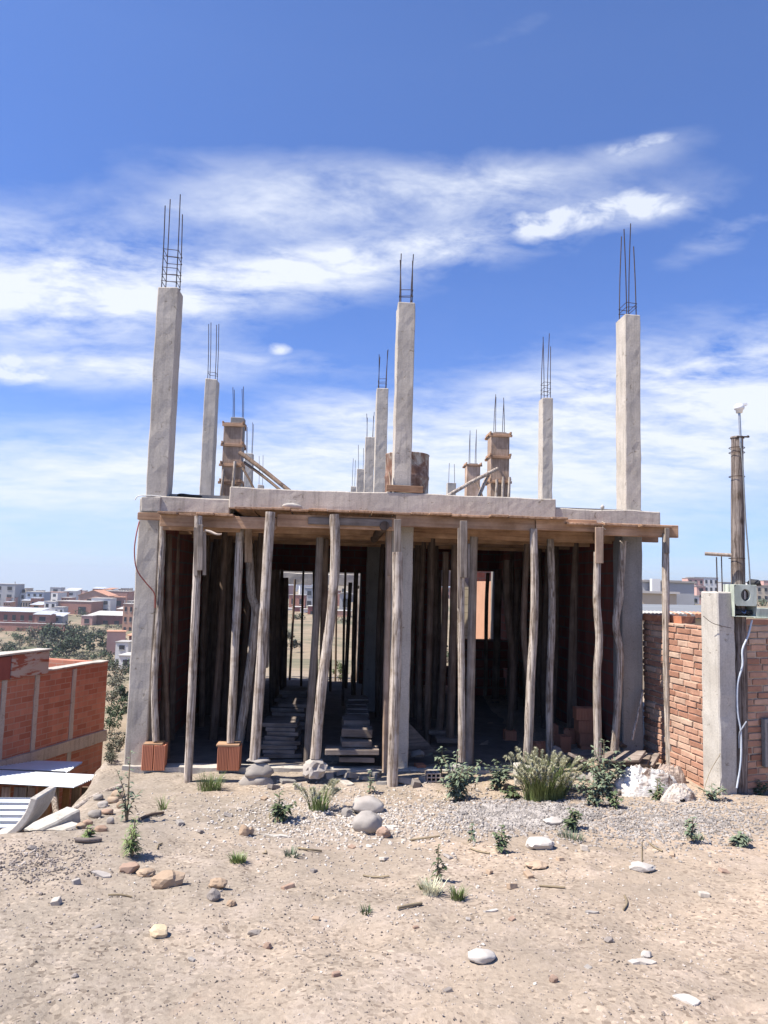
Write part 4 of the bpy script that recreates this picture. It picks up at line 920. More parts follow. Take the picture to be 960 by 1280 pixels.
for px, py in ((200, 1058), (330, 1068), (470, 1098), (690, 1110), (780, 1130), (150, 1120), (600, 1065), (820, 1060)):
    q = hit(px, py); a = rd.random()*3.14; L = rd.uniform(.08, .2); m = MB(); d = Vector((math.cos(a), math.sin(a), 0))
    P_ = [q-d*L/2, q+Vector((0, 0, .015))+Vector((rd.uniform(-.02, .02), 0, 0)), q+d*L/2]; P_ = [Vector((p.x, p.y, hz(p.x, p.y)+.008)) for p in P_]; m.tube(P_, rd.uniform(.003, .006), 5, .2, sub=3)
    tag(m.build('twig', DRYW, loc=q), 'thin dry twig lying on the bare lot', 'twig', 'dry twigs on the lot')
# plaster flakes and twigs
def flake(px, py, wpx, hpx, label, mat, n=9):
    q = hit(px, py); D = (q-CAM).dot(fw); w_ = wpx/F*D; d_ = hpx/F*D*2.2; m = MB(); pts = []
    for i in range(n):
        a = 6.283*i/n; r = random.uniform(.6, 1); pts.append((math.cos(a)*w_/2*r, math.sin(a)*d_/2*r))
    lo = [Vector((q.x+x, q.y+y, hz(q.x+x, q.y+y)-.01)) for x, y in pts]; hi = [p+Vector((0, 0, random.uniform(.014, .022))) for p in lo]
    m.add(lo+hi, [tuple(range(n, 2*n))]+[(i, (i+1) % n, (i+1) % n+n, i+n) for i in range(n)])
    return tag(m.build('plaster_flake', mat, loc=q), label, 'plaster')
flake(803, 1203, 40, 7, 'torn white plaster flake with crumbs on the right foreground', WHITE_R, 13)
flake(858, 1250, 34, 14, 'white plaster flake at the bottom right of the lot', WHITE_R, 13)
flake(740, 1141, 22, 4, 'thin pale flake of mortar on the right bare ground', ROCKW)
flake(612, 1140, 26, 5, 'white broken mortar flake right of the tufts', WHITE_R)
flake(128, 1093, 30, 4, 'pale splinter of board lying left of the orange stone', ROCKW)
flake(470, 1035, 60, 9, 'pale cement spill dried on the rubble before the house', CONC_L, 17)
flake(345, 1045, 44, 8, 'small dried cement spill left of the pale boulders', CONC_L, 15)
def twig(pts, r, label, mat=DRYW):
    P = [hit(x, y) + Vector((0, 0, .012)) for x, y in pts]; m = MB(); m.tube(P, r, 6, .2, sub=3); return tag(m.build('twig', mat, loc=P[0]), label, 'twig')
twig([(497, 1138), (510, 1135), (527, 1132)], .008, 'short brown twig lying right of the small foreground tuft')
twig([(512, 1052), (530, 1050), (550, 1047)], .007, 'thin twig on the rubble before the house')
twig([(372, 1062), (385, 1064), (402, 1066)], .007, 'dark twig beside the middle dry tuft')
twig([(176, 1025), (188, 1020), (204, 1018)], .012, 'dark branch piece lying near the tall dry weed', BARK)
twig([(94, 1052), (110, 1053), (126, 1052)], .016, 'short grey batten lying at the edge behind the gravel mound', PLANK_G)

# ------------------------------------------------------------------ plants on the lot
def blade(m, p, h, lean, w_, a=None):
    a = random.random()*6.283 if a is None else a; d = Vector((math.cos(a), math.sin(a), 0)); s_ = Vector((-d.y, d.x, 0)); n = 4; vs = []
    for i in range(n+1):
        t = i/n; c = p + d*(lean*h*t*t) + Vector((0, 0, h*(t-.25*lean*t*t))); ww = w_*(1-t)**.7
        vs += [c-s_*ww/2, c+s_*ww/2]
    m.add(vs, [(2*i, 2*i+1, 2*i+3, 2*i+2) for i in range(n)])
    return vs[-1]
def leaf(m, p, d, L, w_, droop=.3):
    d = d.normalized(); s_ = d.cross(Vector((0, 0, 1)))
    s_ = s_.normalized() if s_.length > .01 else Vector((1, 0, 0)); n_ = s_.cross(d)
    mid = p+d*L*.5+n_*L*.06; tip = p+d*L-Vector((0, 0, L*droop))
    m.add([p, mid-s_*w_/2-n_*w_*.1, tip, mid+s_*w_/2-n_*w_*.1, mid], [(0, 1, 4), (1, 2, 4), (2, 3, 4), (3, 0, 4)])
def tuft(px, py, wpx, hpx, label, n=60, mat=GRASS, plume=0, group=None, name='grass_tuft', p=None, cat='grass'):
    q = p or hit(px, py); D = (q-CAM).dot(fw); w_, h_ = wpx/F*D, hpx/F*D
    root = thing(name, label, cat, q, 0, group); m = MB()
    for _ in range(n):
        a = random.random()*6.28; r = w_*.28*math.sqrt(random.random()); bp = Vector((math.cos(a)*r, math.sin(a)*r*.8, 0)); bp.z = hz(q.x+bp.x, q.y+bp.y)-q.z-.01
        blade(m, bp, h_*random.uniform(.5, 1.05), random.uniform(.15, .8), .005+.004*random.random(), a+random.uniform(-.7, .7))
    m.build('blades', mat, root)
    for _ in range(plume):
        a = random.random()*6.28; r = w_*.26*math.sqrt(random.random()); ln = random.uniform(.05, .75)
        bp = Vector((math.cos(a)*r, math.sin(a)*r*.8, 0)); h2 = h_*random.uniform(.4, 1.02); s_ = MB()
        tip = bp+Vector((math.cos(a)*ln*h2*.8, math.sin(a)*ln*h2*.6, h2*.86)); mid = (bp+tip)/2+Vector((0, 0, h2*.08))
        s_.tube([bp, mid, tip], .0022, 4, sub=2)
        st = s_.build('stalk', mat, root)
        hd = MB(); dr = (tip-mid).normalized(); L = .12
        for i in range(120):
            t = random.random(); c = tip+dr*(L*t)-Vector((0, 0, L*.35*t*t)); e = Vector((random.gauss(0, 1), random.gauss(0, 1), random.gauss(0, 1))).normalized()
            e = (e+dr*.9).normalized(); wd = e.cross(Vector((.3, .2, 1))).normalized()*.0046; l2 = .043*(1-.7*abs(t-.4))
            hd.add([c-wd, c+wd, c+e*l2], [(0, 1, 2)])
        hd.build('plume', STRAW, st)
    return root
def weed(px, py, wpx, hpx, label, stems=4, leaves=26, mat=LEAF, stem=DRYW, ll=.07, lw=.022, name='weed', group=None, p=None):
    q = p or hit(px, py); D = (q-CAM).dot(fw); w_, h_ = wpx/F*D, hpx/F*D
    root = thing(name, label, 'weed', q, 0, group); L = MB()
    for k in range(stems):
        a = random.random()*6.28 if k else 1.5; r = w_*.55*(k > 0)*random.uniform(.45, 1); h = h_*(1 if k == 0 else random.uniform(.4, .85))
        top = Vector((math.cos(a)*r, math.sin(a)*r*.7, h)); mid = top*.5+Vector((-math.cos(a)*r*.2, 0, h*.05)); s_ = MB(); s_.tube([(0, 0, -.02), mid, top], [.006, .005, .002], 5, .1, sub=3); s_.build('stem', stem, root)
        for i in range(leaves):
            t = .12+.88*(i+random.random())/leaves; c = (mid*(2*t) if t < .5 else mid+(top-mid)*(2*t-1)); b = random.random()*6.28
            leaf(L, c, Vector((math.cos(b), math.sin(b), random.uniform(-.1, .7))), 1.25*ll*random.uniform(.6, 1.2)*(1.15-.5*t), 1.2*lw*random.uniform(.8, 1.3), random.uniform(.1, .5))
    L.build('leaves', mat, root)
    dl = MB()
    for i in range(max(3, stems*leaves//9)):
        a = random.random()*6.28; r = w_*.45*random.random(); c = Vector((math.cos(a)*r, math.sin(a)*r*.8, h_*random.uniform(.02, .45))); b = random.random()*6.28
        leaf(dl, c, Vector((math.cos(b), math.sin(b), random.uniform(-.5, .3))), ll*random.uniform(.5, 1.2), lw*.7, .4)
    dl.build('dry_leaves', DRYW, root); return root
tuft(680, 1000, 96, 54, 'big foxtail grass clump with pale fluffy heads before the right bays', 520, GRASS, 115, name='foxtail_grass')
tuft(398, 1012, 44, 34, 'small foxtail grass clump with a few pale heads below the bent white prop', 130, GRASS, 12, name='foxtail_grass')
tuft(262, 988, 52, 26, 'fresh green grass patch between the left front props', 190)
tuft(297, 1077, 36, 16, 'bright green grass tuft alone on the bare ground', 120)
tuft(365, 1070, 34, 14, 'sparse dry green tuft right of the bright one', 60, LEAF_G)
tuft(540, 1118, 40, 26, 'yellowish grass tuft left of the upright weed in the middle foreground', 110, STRAW)
tuft(572, 1124, 30, 22, 'green grass tuft right of the upright weed in the middle foreground', 90)
tuft(532, 1112, 24, 16, 'small green tuft at the foot of the yellowish tuft', 60)
tuft(458, 1142, 26, 14, 'small dark green tuft in the centre foreground', 45, LEAF)
tuft(204, 1012, 20, 22, 'thin green tuft left of the straight pale prop', 40)
tuft(715, 1050, 60, 16, 'low dark grass under the gravel to the right of the foxtail', 90, LEAF_G)
tuft(870, 1050, 40, 14, 'low grey-green grass on the right gravel', 60, LEAF_G)
tuft(824, 1162, 14, 6, 'tiny dark green tuft on the right foreground', 20, LEAF)
weed(547, 1100, 18, 42, 'slim upright weed in the middle foreground', 2, 26, LEAF, ll=.04, lw=.014)
weed(166, 1070, 32, 46, 'feathery pale green weed at the left of the lot', 6, 40, GRASS, ll=.06, lw=.007)
weed(158, 1026, 36, 86, 'tall dry twisted weed beside the left column foot', 5, 16, LEAF_G, ll=.055, lw=.02, stem=DRYW)
weed(348, 1026, 40, 34, 'bushy dark green weed right of the two stacked boulders', 6, 22, LEAF)
weed(570, 1002, 66, 62, 'broad leafy weed in front of the slim smooth prop', 16, 30, LEAF_G, ll=.085)
weed(552, 970, 26, 36, 'tall star-leaved weed behind the small six-hole brick', 2, 24, LEAF_G, ll=.10, lw=.025)
weed(620, 986, 40, 36, 'blue-green leafy weed left of the foxtail grass', 11, 26, LEAF_G, ll=.07, lw=.03)
weed(640, 998, 40, 16, 'low spreading weed at the left foot of the foxtail', 6, 20, LEAF, ll=.06)
weed(755, 992, 62, 66, 'tall leafy weed in front of the wavy grey prop', 14, 30, LEAF_G, ll=.08)
weed(742, 1008, 50, 42, 'grey-green weed below the tall leafy weed', 11, 26, LEAF_G, ll=.06)
weed(768, 1010, 24, 22, 'dark weed between the tall leafy weed and the white bag', 4, 22, LEAF, ll=.06)
weed(715, 1036, 30, 24, 'dark green weed below the right end of the foxtail', 5, 22, LEAF, ll=.06)
weed(627, 1066, 20, 34, 'small upright weed between gravel heap and the chalky chunk', 3, 22, LEAF, ll=.045)
weed(866, 1052, 26, 30, 'thin grey-green weed on the right gravel', 4, 18, LEAF_G, ll=.05)
weed(925, 1058, 26, 16, 'low dark weed at the right edge of the lot', 5, 20, LEAF_G, ll=.06)
weed(590, 1054, 16, 26, 'thin weed rising from the rubble left of the gravel heap', 2, 14, LEAF_G, ll=.04)
weed(108, 1050, 16, 16, 'pale green weed behind the gravel mound', 4, 14, GRASS, ll=.05, lw=.012)
weed(462, 990, 14, 26, 'thin weed in the rubble left of the centre prop', 2, 14, LEAF_G, ll=.05)
weed(803, 1082, 6, 30, 'single dry stalk behind the flat white stone', 1, 6, DRYW, ll=.02, lw=.006)
weed(822, 1000, 26, 26, 'green weed growing against the white bag', 5, 18, LEAF, ll=.05)
weed(890, 1000, 36, 20, 'low weeds at the foot of the fence post', 6, 14, LEAF_G, ll=.05)
weed(950, 994, 26, 18, 'dark low weeds at the foot of the right fence', 5, 18, LEAF, ll=.05)

# ------------------------------------------------------------------ fence, post, power pole on the right
PB = hit(903, 992); PB.z -= .02
def brickfence(name, label, p0, p1, z0, z1, th=.13, ch=.066, bl=.24, seed=1):
    rd = random.Random(seed); p0, p1 = Vector(p0), Vector(p1); d = (p1-p0); L = d.length; ang = math.atan2(d.y, d.x)
    root = thing(name, label, 'brick fence', (p0.x, p0.y, z0), ang); H = z1-z0
    m = MB(); m.box((L/2, 0, H/2-.01), (L, th-.026, H-.02)); m.build('mortar', MORTAR, root)
    b = MB(); r = 0; z = 0.0
    while z < H-.03:
        x = -bl*rd.random(); hh = ch*rd.uniform(.94, 1.04)
        while x < L:
            l_ = bl*rd.uniform(.78, 1.12); a, c = max(0, x+.008), min(L, x+l_-.008)
            if c-a > .03:
                e = rd.uniform(-.006, .006); n = (3, 2, 2)
                b.rbox((a, -th/2+e, z+.005), (c, th/2+e, min(H, z+hh-.008)+rd.uniform(-.004, .003)), (2, 1, 1), .0045, 9)
            x += l_
        z += hh
    b.build('brickwork', FENCEB_V, root, bevel=.004); return root
def fb_mat():
    t = NT('handmade_fence_brick'); g = t.n('ShaderNodeNewGeometry'); c_ = t.coords(rnd=False); n = t.noise(c_, 6, 6, .7)
    r = t.ramp(g, 'Random Per Island', [(0, (.34, .17, .115)), (.4, (.45, .245, .17)), (.8, (.53, .325, .235)), (1, (.53, .39, .30))])
    q = t.ramp(n, 0, [(.3, (.7, .68, .66)), (.65, (1.1, 1.08, 1.05))]); mm = t.mix(1, (r, 0), (q, 0), 'MULTIPLY')
    n2 = t.noise(c_, 40, 4, .7); return t.fin(mm, 2, .95, t.bump(n2, 0, .6, .006, t.bump(n, 0, .5, .015)))
FENCEB_V = fb_mat()
pc = Lw(808, 800, .22); ztop = 1.36
brickfence('brick_fence', 'low sunlit handmade brick fence running from the house to the concrete post', (pc.x+.02, pc.y, 0), (PB.x-.02, PB.y+.10, 0), -.6, ztop-.10, seed=3)
cap = MB(); a, b = Vector((pc.x+.02, pc.y, ztop-.085)), Vector((PB.x-.02, PB.y+.7, ztop-.075))
d = b-a; m = MB(); m.rbox((0, -.085, -.016), (d.length, .085, .062), (16, 3, 1), .014, 6); tag(m.build('clay_coping', simple('orange_clay', (.42, .16, .085), (.55, .24, .14), 8, .9, bump=.6, bd=.01), loc=a, rotz=math.atan2(d.y, d.x)), 'orange clay coping along the top of the left brick fence', 'coping')
q1 = PB+Vector((.12, .1, 0)); q2 = PB+Vector((2.2, .85, 0))
brickfence('brick_fence', 'shaded handmade brick fence right of the power pole', (q1.x, q1.y, 0), (q2.x, q2.y, 0), -.62, at(945, 772, q1.y+.1).z, seed=8)
# concrete post
pt = at(898, 739, PB.y).z
m = MB(); m.rbox((-.105, -.10, -.05), (.105, .13, pt-PB.z), (3, 3, 20), .007, 5, top=.02)
post = thing('fence_post', 'pale square concrete fence post with three rebars standing out of its top', 'concrete post', (PB.x, PB.y+.02, PB.z), R(20))
m.build('shaft', CONC_L, post, bevel=.012)
for sx, sy, h in ((-.07, -.06, .33), (.05, .0, .36), (.065, .08, .34)):
    b = MB(); b.tube([(sx, sy, pt-PB.z-.03), (sx-.004, sy, pt-PB.z+h)], .0058, 6); b.build('rebar', STEEL, post)
w_ = MB(); w_.tube([at(879, 770, PB.y-.1), at(889, 778, PB.y-.12), at(900, 782, PB.y-.13), at(914, 785, PB.y-.12)], .003, 5, sub=4); tag(w_.build('tie_wire', STEEL, loc=at(879, 770, PB.y-.1)), 'thin wire sagging across the top of the concrete fence post', 'wire')
w_ = MB(); w_.tube([at(877, 1000, PB.y-.22), at(886, 968, PB.y-.13), at(899, 945, PB.y-.14), at(900, 942, PB.y-.13)], .003, 5, sub=4); tag(w_.build('dead_tendril', DRYW, loc=at(877, 1000, PB.y-.22)), 'thin dry tendril climbing the foot of the concrete post', 'tendril')
# power pole
pb = hit(925, 996); pb = Vector((at(924, 985, PB.y+.08).x, PB.y+.08, hz(at(924, 985, PB.y+.08).x, PB.y+.08)-.05))
pole = thing('power_pole', 'weathered wooden power pole with a steel mast and white cap on top', 'power pole', pb)
tp = at(921.5, 548, pb.y)-pb
m = MB(); m.tube([Vector((0, 0, 0)), tp*.3+Vector((.008, 0, 0)), tp*.65, tp*.97, tp], [.078, .072, .064, .056, .066], 16, .08, sub=8); m.build('shaft', POLE_U, pole)
m = MB(); a = at(926, 560, pb.y-.07)-pb; b = at(924, 515, pb.y-.06)-pb; m.tube([a, b], .012, 8); m.build('mast', simple('galvanised_pipe', (.45, .46, .47), (.6, .61, .62), 20, .45, bump=0, metal=.7), pole)
m = MB(); c = at(924, 510, pb.y-.06)-pb; m.lathe(c-Vector((0, 0, .05)), [(.001, 0), (.03, .0), (.034, .03), (.045, .035), (.05, .05), (.045, .075), (.03, .09), (.001, .097)], 16); m.box(c+Vector((.035, 0, .03)), (.07, .06, .022), Matrix.Rotation(R(-12), 3, 'Y')); m.build('mast_cap', simple('white_plastic', (.75, .75, .74), (.8, .8, .79), 8, .4, bump=0, vary=0), pole)
m = MB(); a = at(921, 546, pb.y-.09)-pb; b = at(935, 546, pb.y-.1)-pb; m.tube([a, b], .008, 6); m.rock(b, (.03, .03, .03), 2, .1); m.build('bracket', STEEL, pole)
for z in (560, 566, 596, 698):
    c = at(921, z, pb.y)-pb; m = MB(); m.lathe((c.x, c.y, c.z), [(.074, -.004), (.078, 0), (.074, .004)], 14); m.build('wire_band', STEEL, pole)
m = MB(); P = [at(926, 553, pb.y-.09), at(929, 590, pb.y-.11), at(932, 650, pb.y-.12), at(936, 700, pb.y-.13), at(938, 738, pb.y-.14)]; m.tube(P, .007, 6, sub=4); tag(m.build('service_cable', simple('grey_cable', (.16, .17, .18), (.25, .26, .27), 20, .5, bump=0), loc=P[0]), 'grey service cable running down the power pole into the meter box', 'cable')
m = MB(); a, b = at(881, 692, PB.y+.05), at(914, 694, PB.y-.02); m.tube([a, b], .018, 6, .06); tag(m.build('cross_stick', PLANK_GZ, loc=a), 'short wooden cross stick tied to the rebars and the power pole', 'stick')
# meter box
mw, mh, md = 32/F*7, 41/F*7, .17
mc = at(932, 751, pb.y-.16)
mb_ = thing('meter_box', 'pale green steel meter box with a round window on the power pole', 'meter box', mc, R(9))
GREEN = simple('pale_green_enamel', (.36, .39, .32), (.55, .59, .50), 9, .55, (1, 1, .35), bump=.1, vary=0, lo=.36, hi=.56)
DARK = simple('dark_box_inside', (.02, .02, .022), (.05, .05, .05), 8, .7, bump=0)
t = .008; m = MB()
m.box((-mw/2+t/2, md/2, 0), (t, md, mh)); m.box((mw/2-t/2, md/2, 0), (t, md, mh)); m.box((0, md/2, mh/2-t/2), (mw-2*t, md, t)); m.box((0, md/2, -mh/2+t/2), (mw-2*t, md, t)); m.box((0, md-t/2, 0), (mw-2*t, t, mh-2*t))
m.build('case', GREEN, mb_, bevel=.003)
pz0, pz1 = -mh*.16, mh/2-.004; hc = (0.0, (pz0+pz1)/2+.004); hr = .058; sq = []; ci = []; n = 32
for i in range(n):
    a = 6.2832*i/n; ca, sa = math.cos(a), math.sin(a); k = min((mw/2-.004)/max(abs(ca), 1e-6), ((pz1-pz0)/2)/max(abs(sa), 1e-6)); sq.append(Vector((ca*k, -.003, (pz0+pz1)/2+sa*k))); ci.append(Vector((hc[0]+ca*hr*.86, -.003, hc[1]+sa*hr)))
m = MB(); back = [p+Vector((0, .03, 0)) for p in ci]; m.add(sq+ci+back, [(i, (i+1) % n, n+(i+1) % n, n+i) for i in range(n)]+[(n+i, n+(i+1) % n, 2*n+(i+1) % n, 2*n+i) for i in range(n)]); m.build('front_plate', GREEN, mb_)
m = MB(); m.add([p+Vector((0, .028, 0)) for p in ci], [tuple(range(n))]); gl = simple('meter_glass', (.05, .03, .028), (.12, .09, .08), 14, .15, bump=0, spec=.6); m.build('meter_dial', gl, mb_)
m = MB(); m.box((.004, .02, hc[1]), (.012, .012, hr*1.3)); m.build('dial_label', simple('dull_label', (.35, .32, .30), (.45, .42, .40), 9, .5, bump=0), mb_)
m = MB(); m.box((0, md*.5, -mh*.36), (mw-.03, md*.5, mh*.12)); m.build('breaker_block', DARK, mb_, bevel=.005)
m = MB(); m.tube([(.02, .03, -mh*.3), (.0, .015, -mh*.38), (-.03, .02, -mh*.34)], .006, 6, sub=4); m.build('wire_loop', simple('blue_wire', (.05, .1, .22), (.08, .14, .3), 9, .5, bump=0), mb_)
m = MB(); m.rock(at(943, 729, pb.y-.06), (.14, .1, .08), 2, .35, 2.0); tag(m.build('cable_coil', DARK, loc=at(943, 729, pb.y-.06)), 'black bundled cable lying on top of the meter box', 'cable bundle')
P = [at(940, 775, pb.y-.1), at(935, 795, pb.y-.12), at(928, 812, pb.y-.13), at(928, 832, pb.y-.13), at(922, 855, pb.y-.13), at(922, 890, pb.y-.13), at(926, 915, pb.y-.13), at(926, 950, pb.y-.13), at(921, 985, pb.y-.15)]
m = MB(); m.tube(P, .009, 7, .1, sub=4); tag(m.build('conduit', simple('pale_blue_conduit', (.38, .43, .50), (.55, .58, .62), 20, .5, bump=0), loc=P[-1]), 'pale blue flexible conduit running down from the meter box along the pole', 'conduit')
P = [at(933, 902, pb.y-.12), at(928, 910, pb.y-.14), at(924, 918, pb.y-.13), at(924, 935, pb.y-.12)]; m = MB(); m.tube(P, .007, 6, sub=4); tag(m.build('cable_end', simple('frayed_cable', (.25, .27, .32), (.4, .42, .46), 20, .5, bump=0), loc=P[0]), 'loose frayed cable end knotted to the lower power pole', 'cable')
# little steel hatch on the right fence
hb_ = at(962, 928, q1.y+.05); hat = thing('wall_hatch', 'dark steel hatch with a grey frame set in the right brick fence', 'hatch', hb_, math.atan2(q2.y-q1.y, q2.x-q1.x))
m = MB(); m.box((0, 0, 0), (.16, .05, .46)); m.build('frame', CONC_D, hat, bevel=.004); m = MB(); m.box((.01, -.028, 0), (.11, .012, .38)); m.build('hatch_door', DARK, hat)
gp = at(956, 766, q1.y+.5); m = MB(); m.box((0, 0, 0), (.30, .12, .10)); m.box((0, -.07, -.05), (.34, .03, .012)); tag(m.build('green_trunking', GREEN, loc=gp, rotz=R(8), bevel=.004), 'pale green steel trunking on top of the right fence behind the meter box', 'trunking')

# ------------------------------------------------------------------ big brick house on the left, shed, concrete pieces
ang = math.atan2(1.3, .35)
c0 = at(135, 827, 11.0); zt = c0.z
hl = thing('brick_house', 'large red hollow-brick house at the left with grey concrete bands and a patched parapet', 'house', (c0.x, c0.y, 0), ang)
Lh = 7.5; Wd = 6.5
m = MB(); hh_ = zt+3.9; zc_ = (zt-3.9)/2
for cc, dd in (((-Lh/2, .08, zc_), (Lh, .16, hh_)), ((-Lh/2, Wd-.08, zc_), (Lh, .16, hh_)), ((-.08, Wd/2, zc_), (.16, Wd-.32, hh_)), ((-Lh+.08, Wd/2, zc_), (.16, Wd-.32, hh_))): m.box(cc, dd)
m.build('wall', REDBRK, hl)
m = MB(); m.box((-Lh/2, Wd/2, zt-1.2), (Lh-.33, Wd-.33, .12)); m.build('roof', CONC_D, hl)
def hl_x(px, py=900):
    d = ray(px, py); n = Vector((math.sin(ang), -math.cos(ang), 0)); t = (Vector((c0.x, c0.y, 0))-CAM).dot(n)/d.dot(n); p = CAM+d*t; return (p-Vector((c0.x, c0.y, 0))).dot(Vector((math.cos(ang), math.sin(ang), 0))), p.z
for px in (89, 43, 2):
    x, _ = hl_x(px); m = MB(); m.rbox((x-.04, -.008, -1.4), (x+.04, .05, zt-.03), (2, 1, 16), .006); m.build('column', CONC_L, hl)
_, zb1 = hl_x(126, 913); _, zb0 = hl_x(124, 927)
m = MB(); m.rbox((-Lh, -.05, zb0), (.02, .05, zb1), (40, 1, 2), .012); m.build('ring_beam', CONC, hl)
m = MB(); m.rbox((-Lh, -.012, zt-.004), (.012, .16, zt+.014), (40, 1, 1), .008); m.build('wall_lit_edge', CONC_L, hl)  # pale strip stands in for the sunlit top edge of the wall
def patch_mat():
    t_ = NT('peeling_parapet_plaster'); c_ = t_.coords((1.2, 1, 5), rnd=False); n = t_.noise(c_, 3.0, 6, .62, .5)
    r = t_.ramp(n, 0, [(.46, (.46, .40, .35)), (.53, (.44, .33, .27)), (.56, (.32, .11, .07))]); return t_.fin(r, 0, .9, t_.bump(n, 0, .7, .02))
xa, za = hl_x(57, 838); xb, zb = hl_x(56, 812); xc, zc = hl_x(13, 812)
m = MB(); m.rbox((xc, -.04, za-.03), (xa, .14, zb-.02), (14, 2, 6), .008); m.build('parapet', patch_mat(), hl)
m = MB(); m.box(((xc-Lh)/2, .05, (za+zb)/2-.03), (xc+Lh-.006, .16, zb-za)); m.build('parapet_end', simple('dark_maroon', (.22, .07, .06), (.3, .1, .08), 5, .9), hl)  # darker maroon stretch at the left end of the parapet
m = MB(); m.rbox((-Lh, -.055, zb-.014), (xa+.04, .18, zb+.006), (30, 2, 1), .008); m.build('parapet_lit_edge', CONC_L, hl)  # pale strip painting the sunlit edge along the parapet top
# shed
TIN = simple('bright_tin_sheet', (.62, .66, .70), (.74, .77, .80), 3, .35, bump=0, metal=.25, vary=0)
def tin(corners, name, label, cat, amp=.012, per=.076, parent=None, th=.004):
    a, b, c, d = [Vector(p) for p in corners]; nu = max(8, int((b-a).length/per*8)); vs = []; nrm = (b-a).cross(d-a).normalized()
    for j in range(5):
        for i in range(nu+1):
            u, v_ = i/nu, j/4; p = (a*(1-u)+b*u)*(1-v_)+(d*(1-u)+c*u)*v_
            vs.append(p+nrm*(amp*math.sin(u*(b-a).length/per*6.2832)))
    n_ = len(vs); top = [p+nrm*th for p in vs]
    q = [(j*(nu+1)+i, j*(nu+1)+i+1, (j+1)*(nu+1)+i+1, (j+1)*(nu+1)+i) for j in range(4) for i in range(nu)]
    m_ = MB(); m_.add(vs+top, [tuple(reversed(f)) for f in q]+[tuple(k+n_ for k in f) for f in q], True)
    o = m_.build(name, TIN, parent, loc=None if parent else a)
    return o if parent else tag(o, label, cat)
sroot = thing('board_shed', 'lean-to shed with bright tin roof sheets and board walls below the lot', 'shed', at(60, 1010, 8.2))
def rel(p): return p-sroot.location
A, B, C, E, Fp = at(-70, 975, 7.7), at(92, 984, 7.75), at(124, 970, 8.6), at(103, 953.5, 9.6), at(-75, 949, 9.6)
Cm = at(82, 966, 8.75); 
tin([rel(Fp), rel(at(-72, 960, 8.75)), rel(Cm), rel(E)], 'roof_sheet', '', '', parent=sroot)
tin([rel(at(-72, 960.5, 8.6)), rel(A), rel(B), rel(C)], 'roof_sheet', '', '', parent=sroot)
WB = wood('ochre_shed_board', (.40, .22, .10), (.52, .31, .16), (.2, .1, .05), 'z', 1, .3)
x0 = -80
while x0 < 112:
    x1 = x0+random.uniform(10, 20); yy = 7.85+(.25 if x0 > 60 else 0)+max(0, x0-60)*.012; a, b = at(x0, 986, yy), at(x1-1.2, 986, yy+.05); m = MB()
    h = random.uniform(1.0, 1.15); m.box(rel((a+b)/2)-Vector((0, 0, h/2-.02)), (b.x-a.x, .025, h), Matrix.Rotation(random.uniform(-.02, .02), 3, 'Y')); m.build('wall_board', random.choice((WB, WB, PLANK_Z, PLANK_GZ)), sroot, bevel=.003); x0 = x1
m = MB(); a, b = at(66, 985, 7.84), at(72, 1030, 7.6); m.tube([rel(a), rel(b)], .03, 7, .1); m.build('shed_post', POLE, sroot)
# tin fence sheet and broken concrete pieces at the edge of the lot
tin([at(37, 1036, 6.5), at(39, 997, 6.6), at(-70, 996, 6.6), at(-70, 1036, 6.5)], 'tin_sheet', 'corrugated light blue tin sheet standing below the left edge', 'tin sheet', per=.05, amp=.008)
m = MB(); n = 22; cen = at(-34, 985, 5.1); Rr = .63; vs = []
for i in range(n+1):
    a_ = R(-8-72*i/n); ca, sa = math.cos(a_), math.sin(a_)
    for (r, y) in ((Rr*.62, 0), (Rr*.70, 0), (Rr*.70, .30), (Rr*.62, .30)): vs.append(cen+Vector((ca*r, y-.1*i/n*0, sa*r*.92)))
fs = [(i*4+k, i*4+(k+1) % 4, (i+1)*4+(k+1) % 4, (i+1)*4+k) for i in range(n) for k in range(4)]+[(3, 2, 1, 0), (n*4, n*4+1, n*4+2, n*4+3)]
m.add(vs, fs); o = m.build('concrete_ring_piece', CONC_L, loc=cen, bevel=.008); tag(o, 'curved broken piece of a concrete ring at the left edge of the lot', 'concrete piece')
def cbeam(pa, pb_, Y0, Y1, h, th, label):
    a, b = at(*pa, Y0), at(*pb_, Y1); d = b-a; m = MB(); m.rbox((0, -th/2, -h), (d.length, th/2, 0), (10, 3, 4), .008, 5)
    o = m.build('concrete_kerb_piece', CONC_L, loc=a, bevel=.012, local=True); o.rotation_euler = (0, -math.asin(d.z/d.length), math.atan2(d.y, d.x)); return tag(o, label, 'concrete piece')
cbeam((36, 1037), (93, 1009), 5.45, 5.75, .13, .16, 'upper grey concrete kerb piece tilted on the left edge')
cbeam((58, 1040), (96, 1028), 5.42, 5.62, .22, .14, 'lower grey concrete kerb piece under the tilted one')
P = [at(88, 1016, 6.6), at(112, 1000, 6.9), at(150, 984, 7.35)]; m = MB(); m.tube(P, .032, 9, .04, sub=4); tag(m.build('edge_pole', POLE, loc=P[0]), 'pale round pole lying along the left edge towards the column', 'pole')
m = MB(); m.rbox((-.16, -.10, 0), (.16, .10, .16), (5, 3, 4), .012, 4); q = Lw(140, 986, -.12); tag(m.build('foundation_block', CONC_L, loc=q, rotz=R(50), bevel=.01), 'pale concrete foundation block left of the left column', 'block')
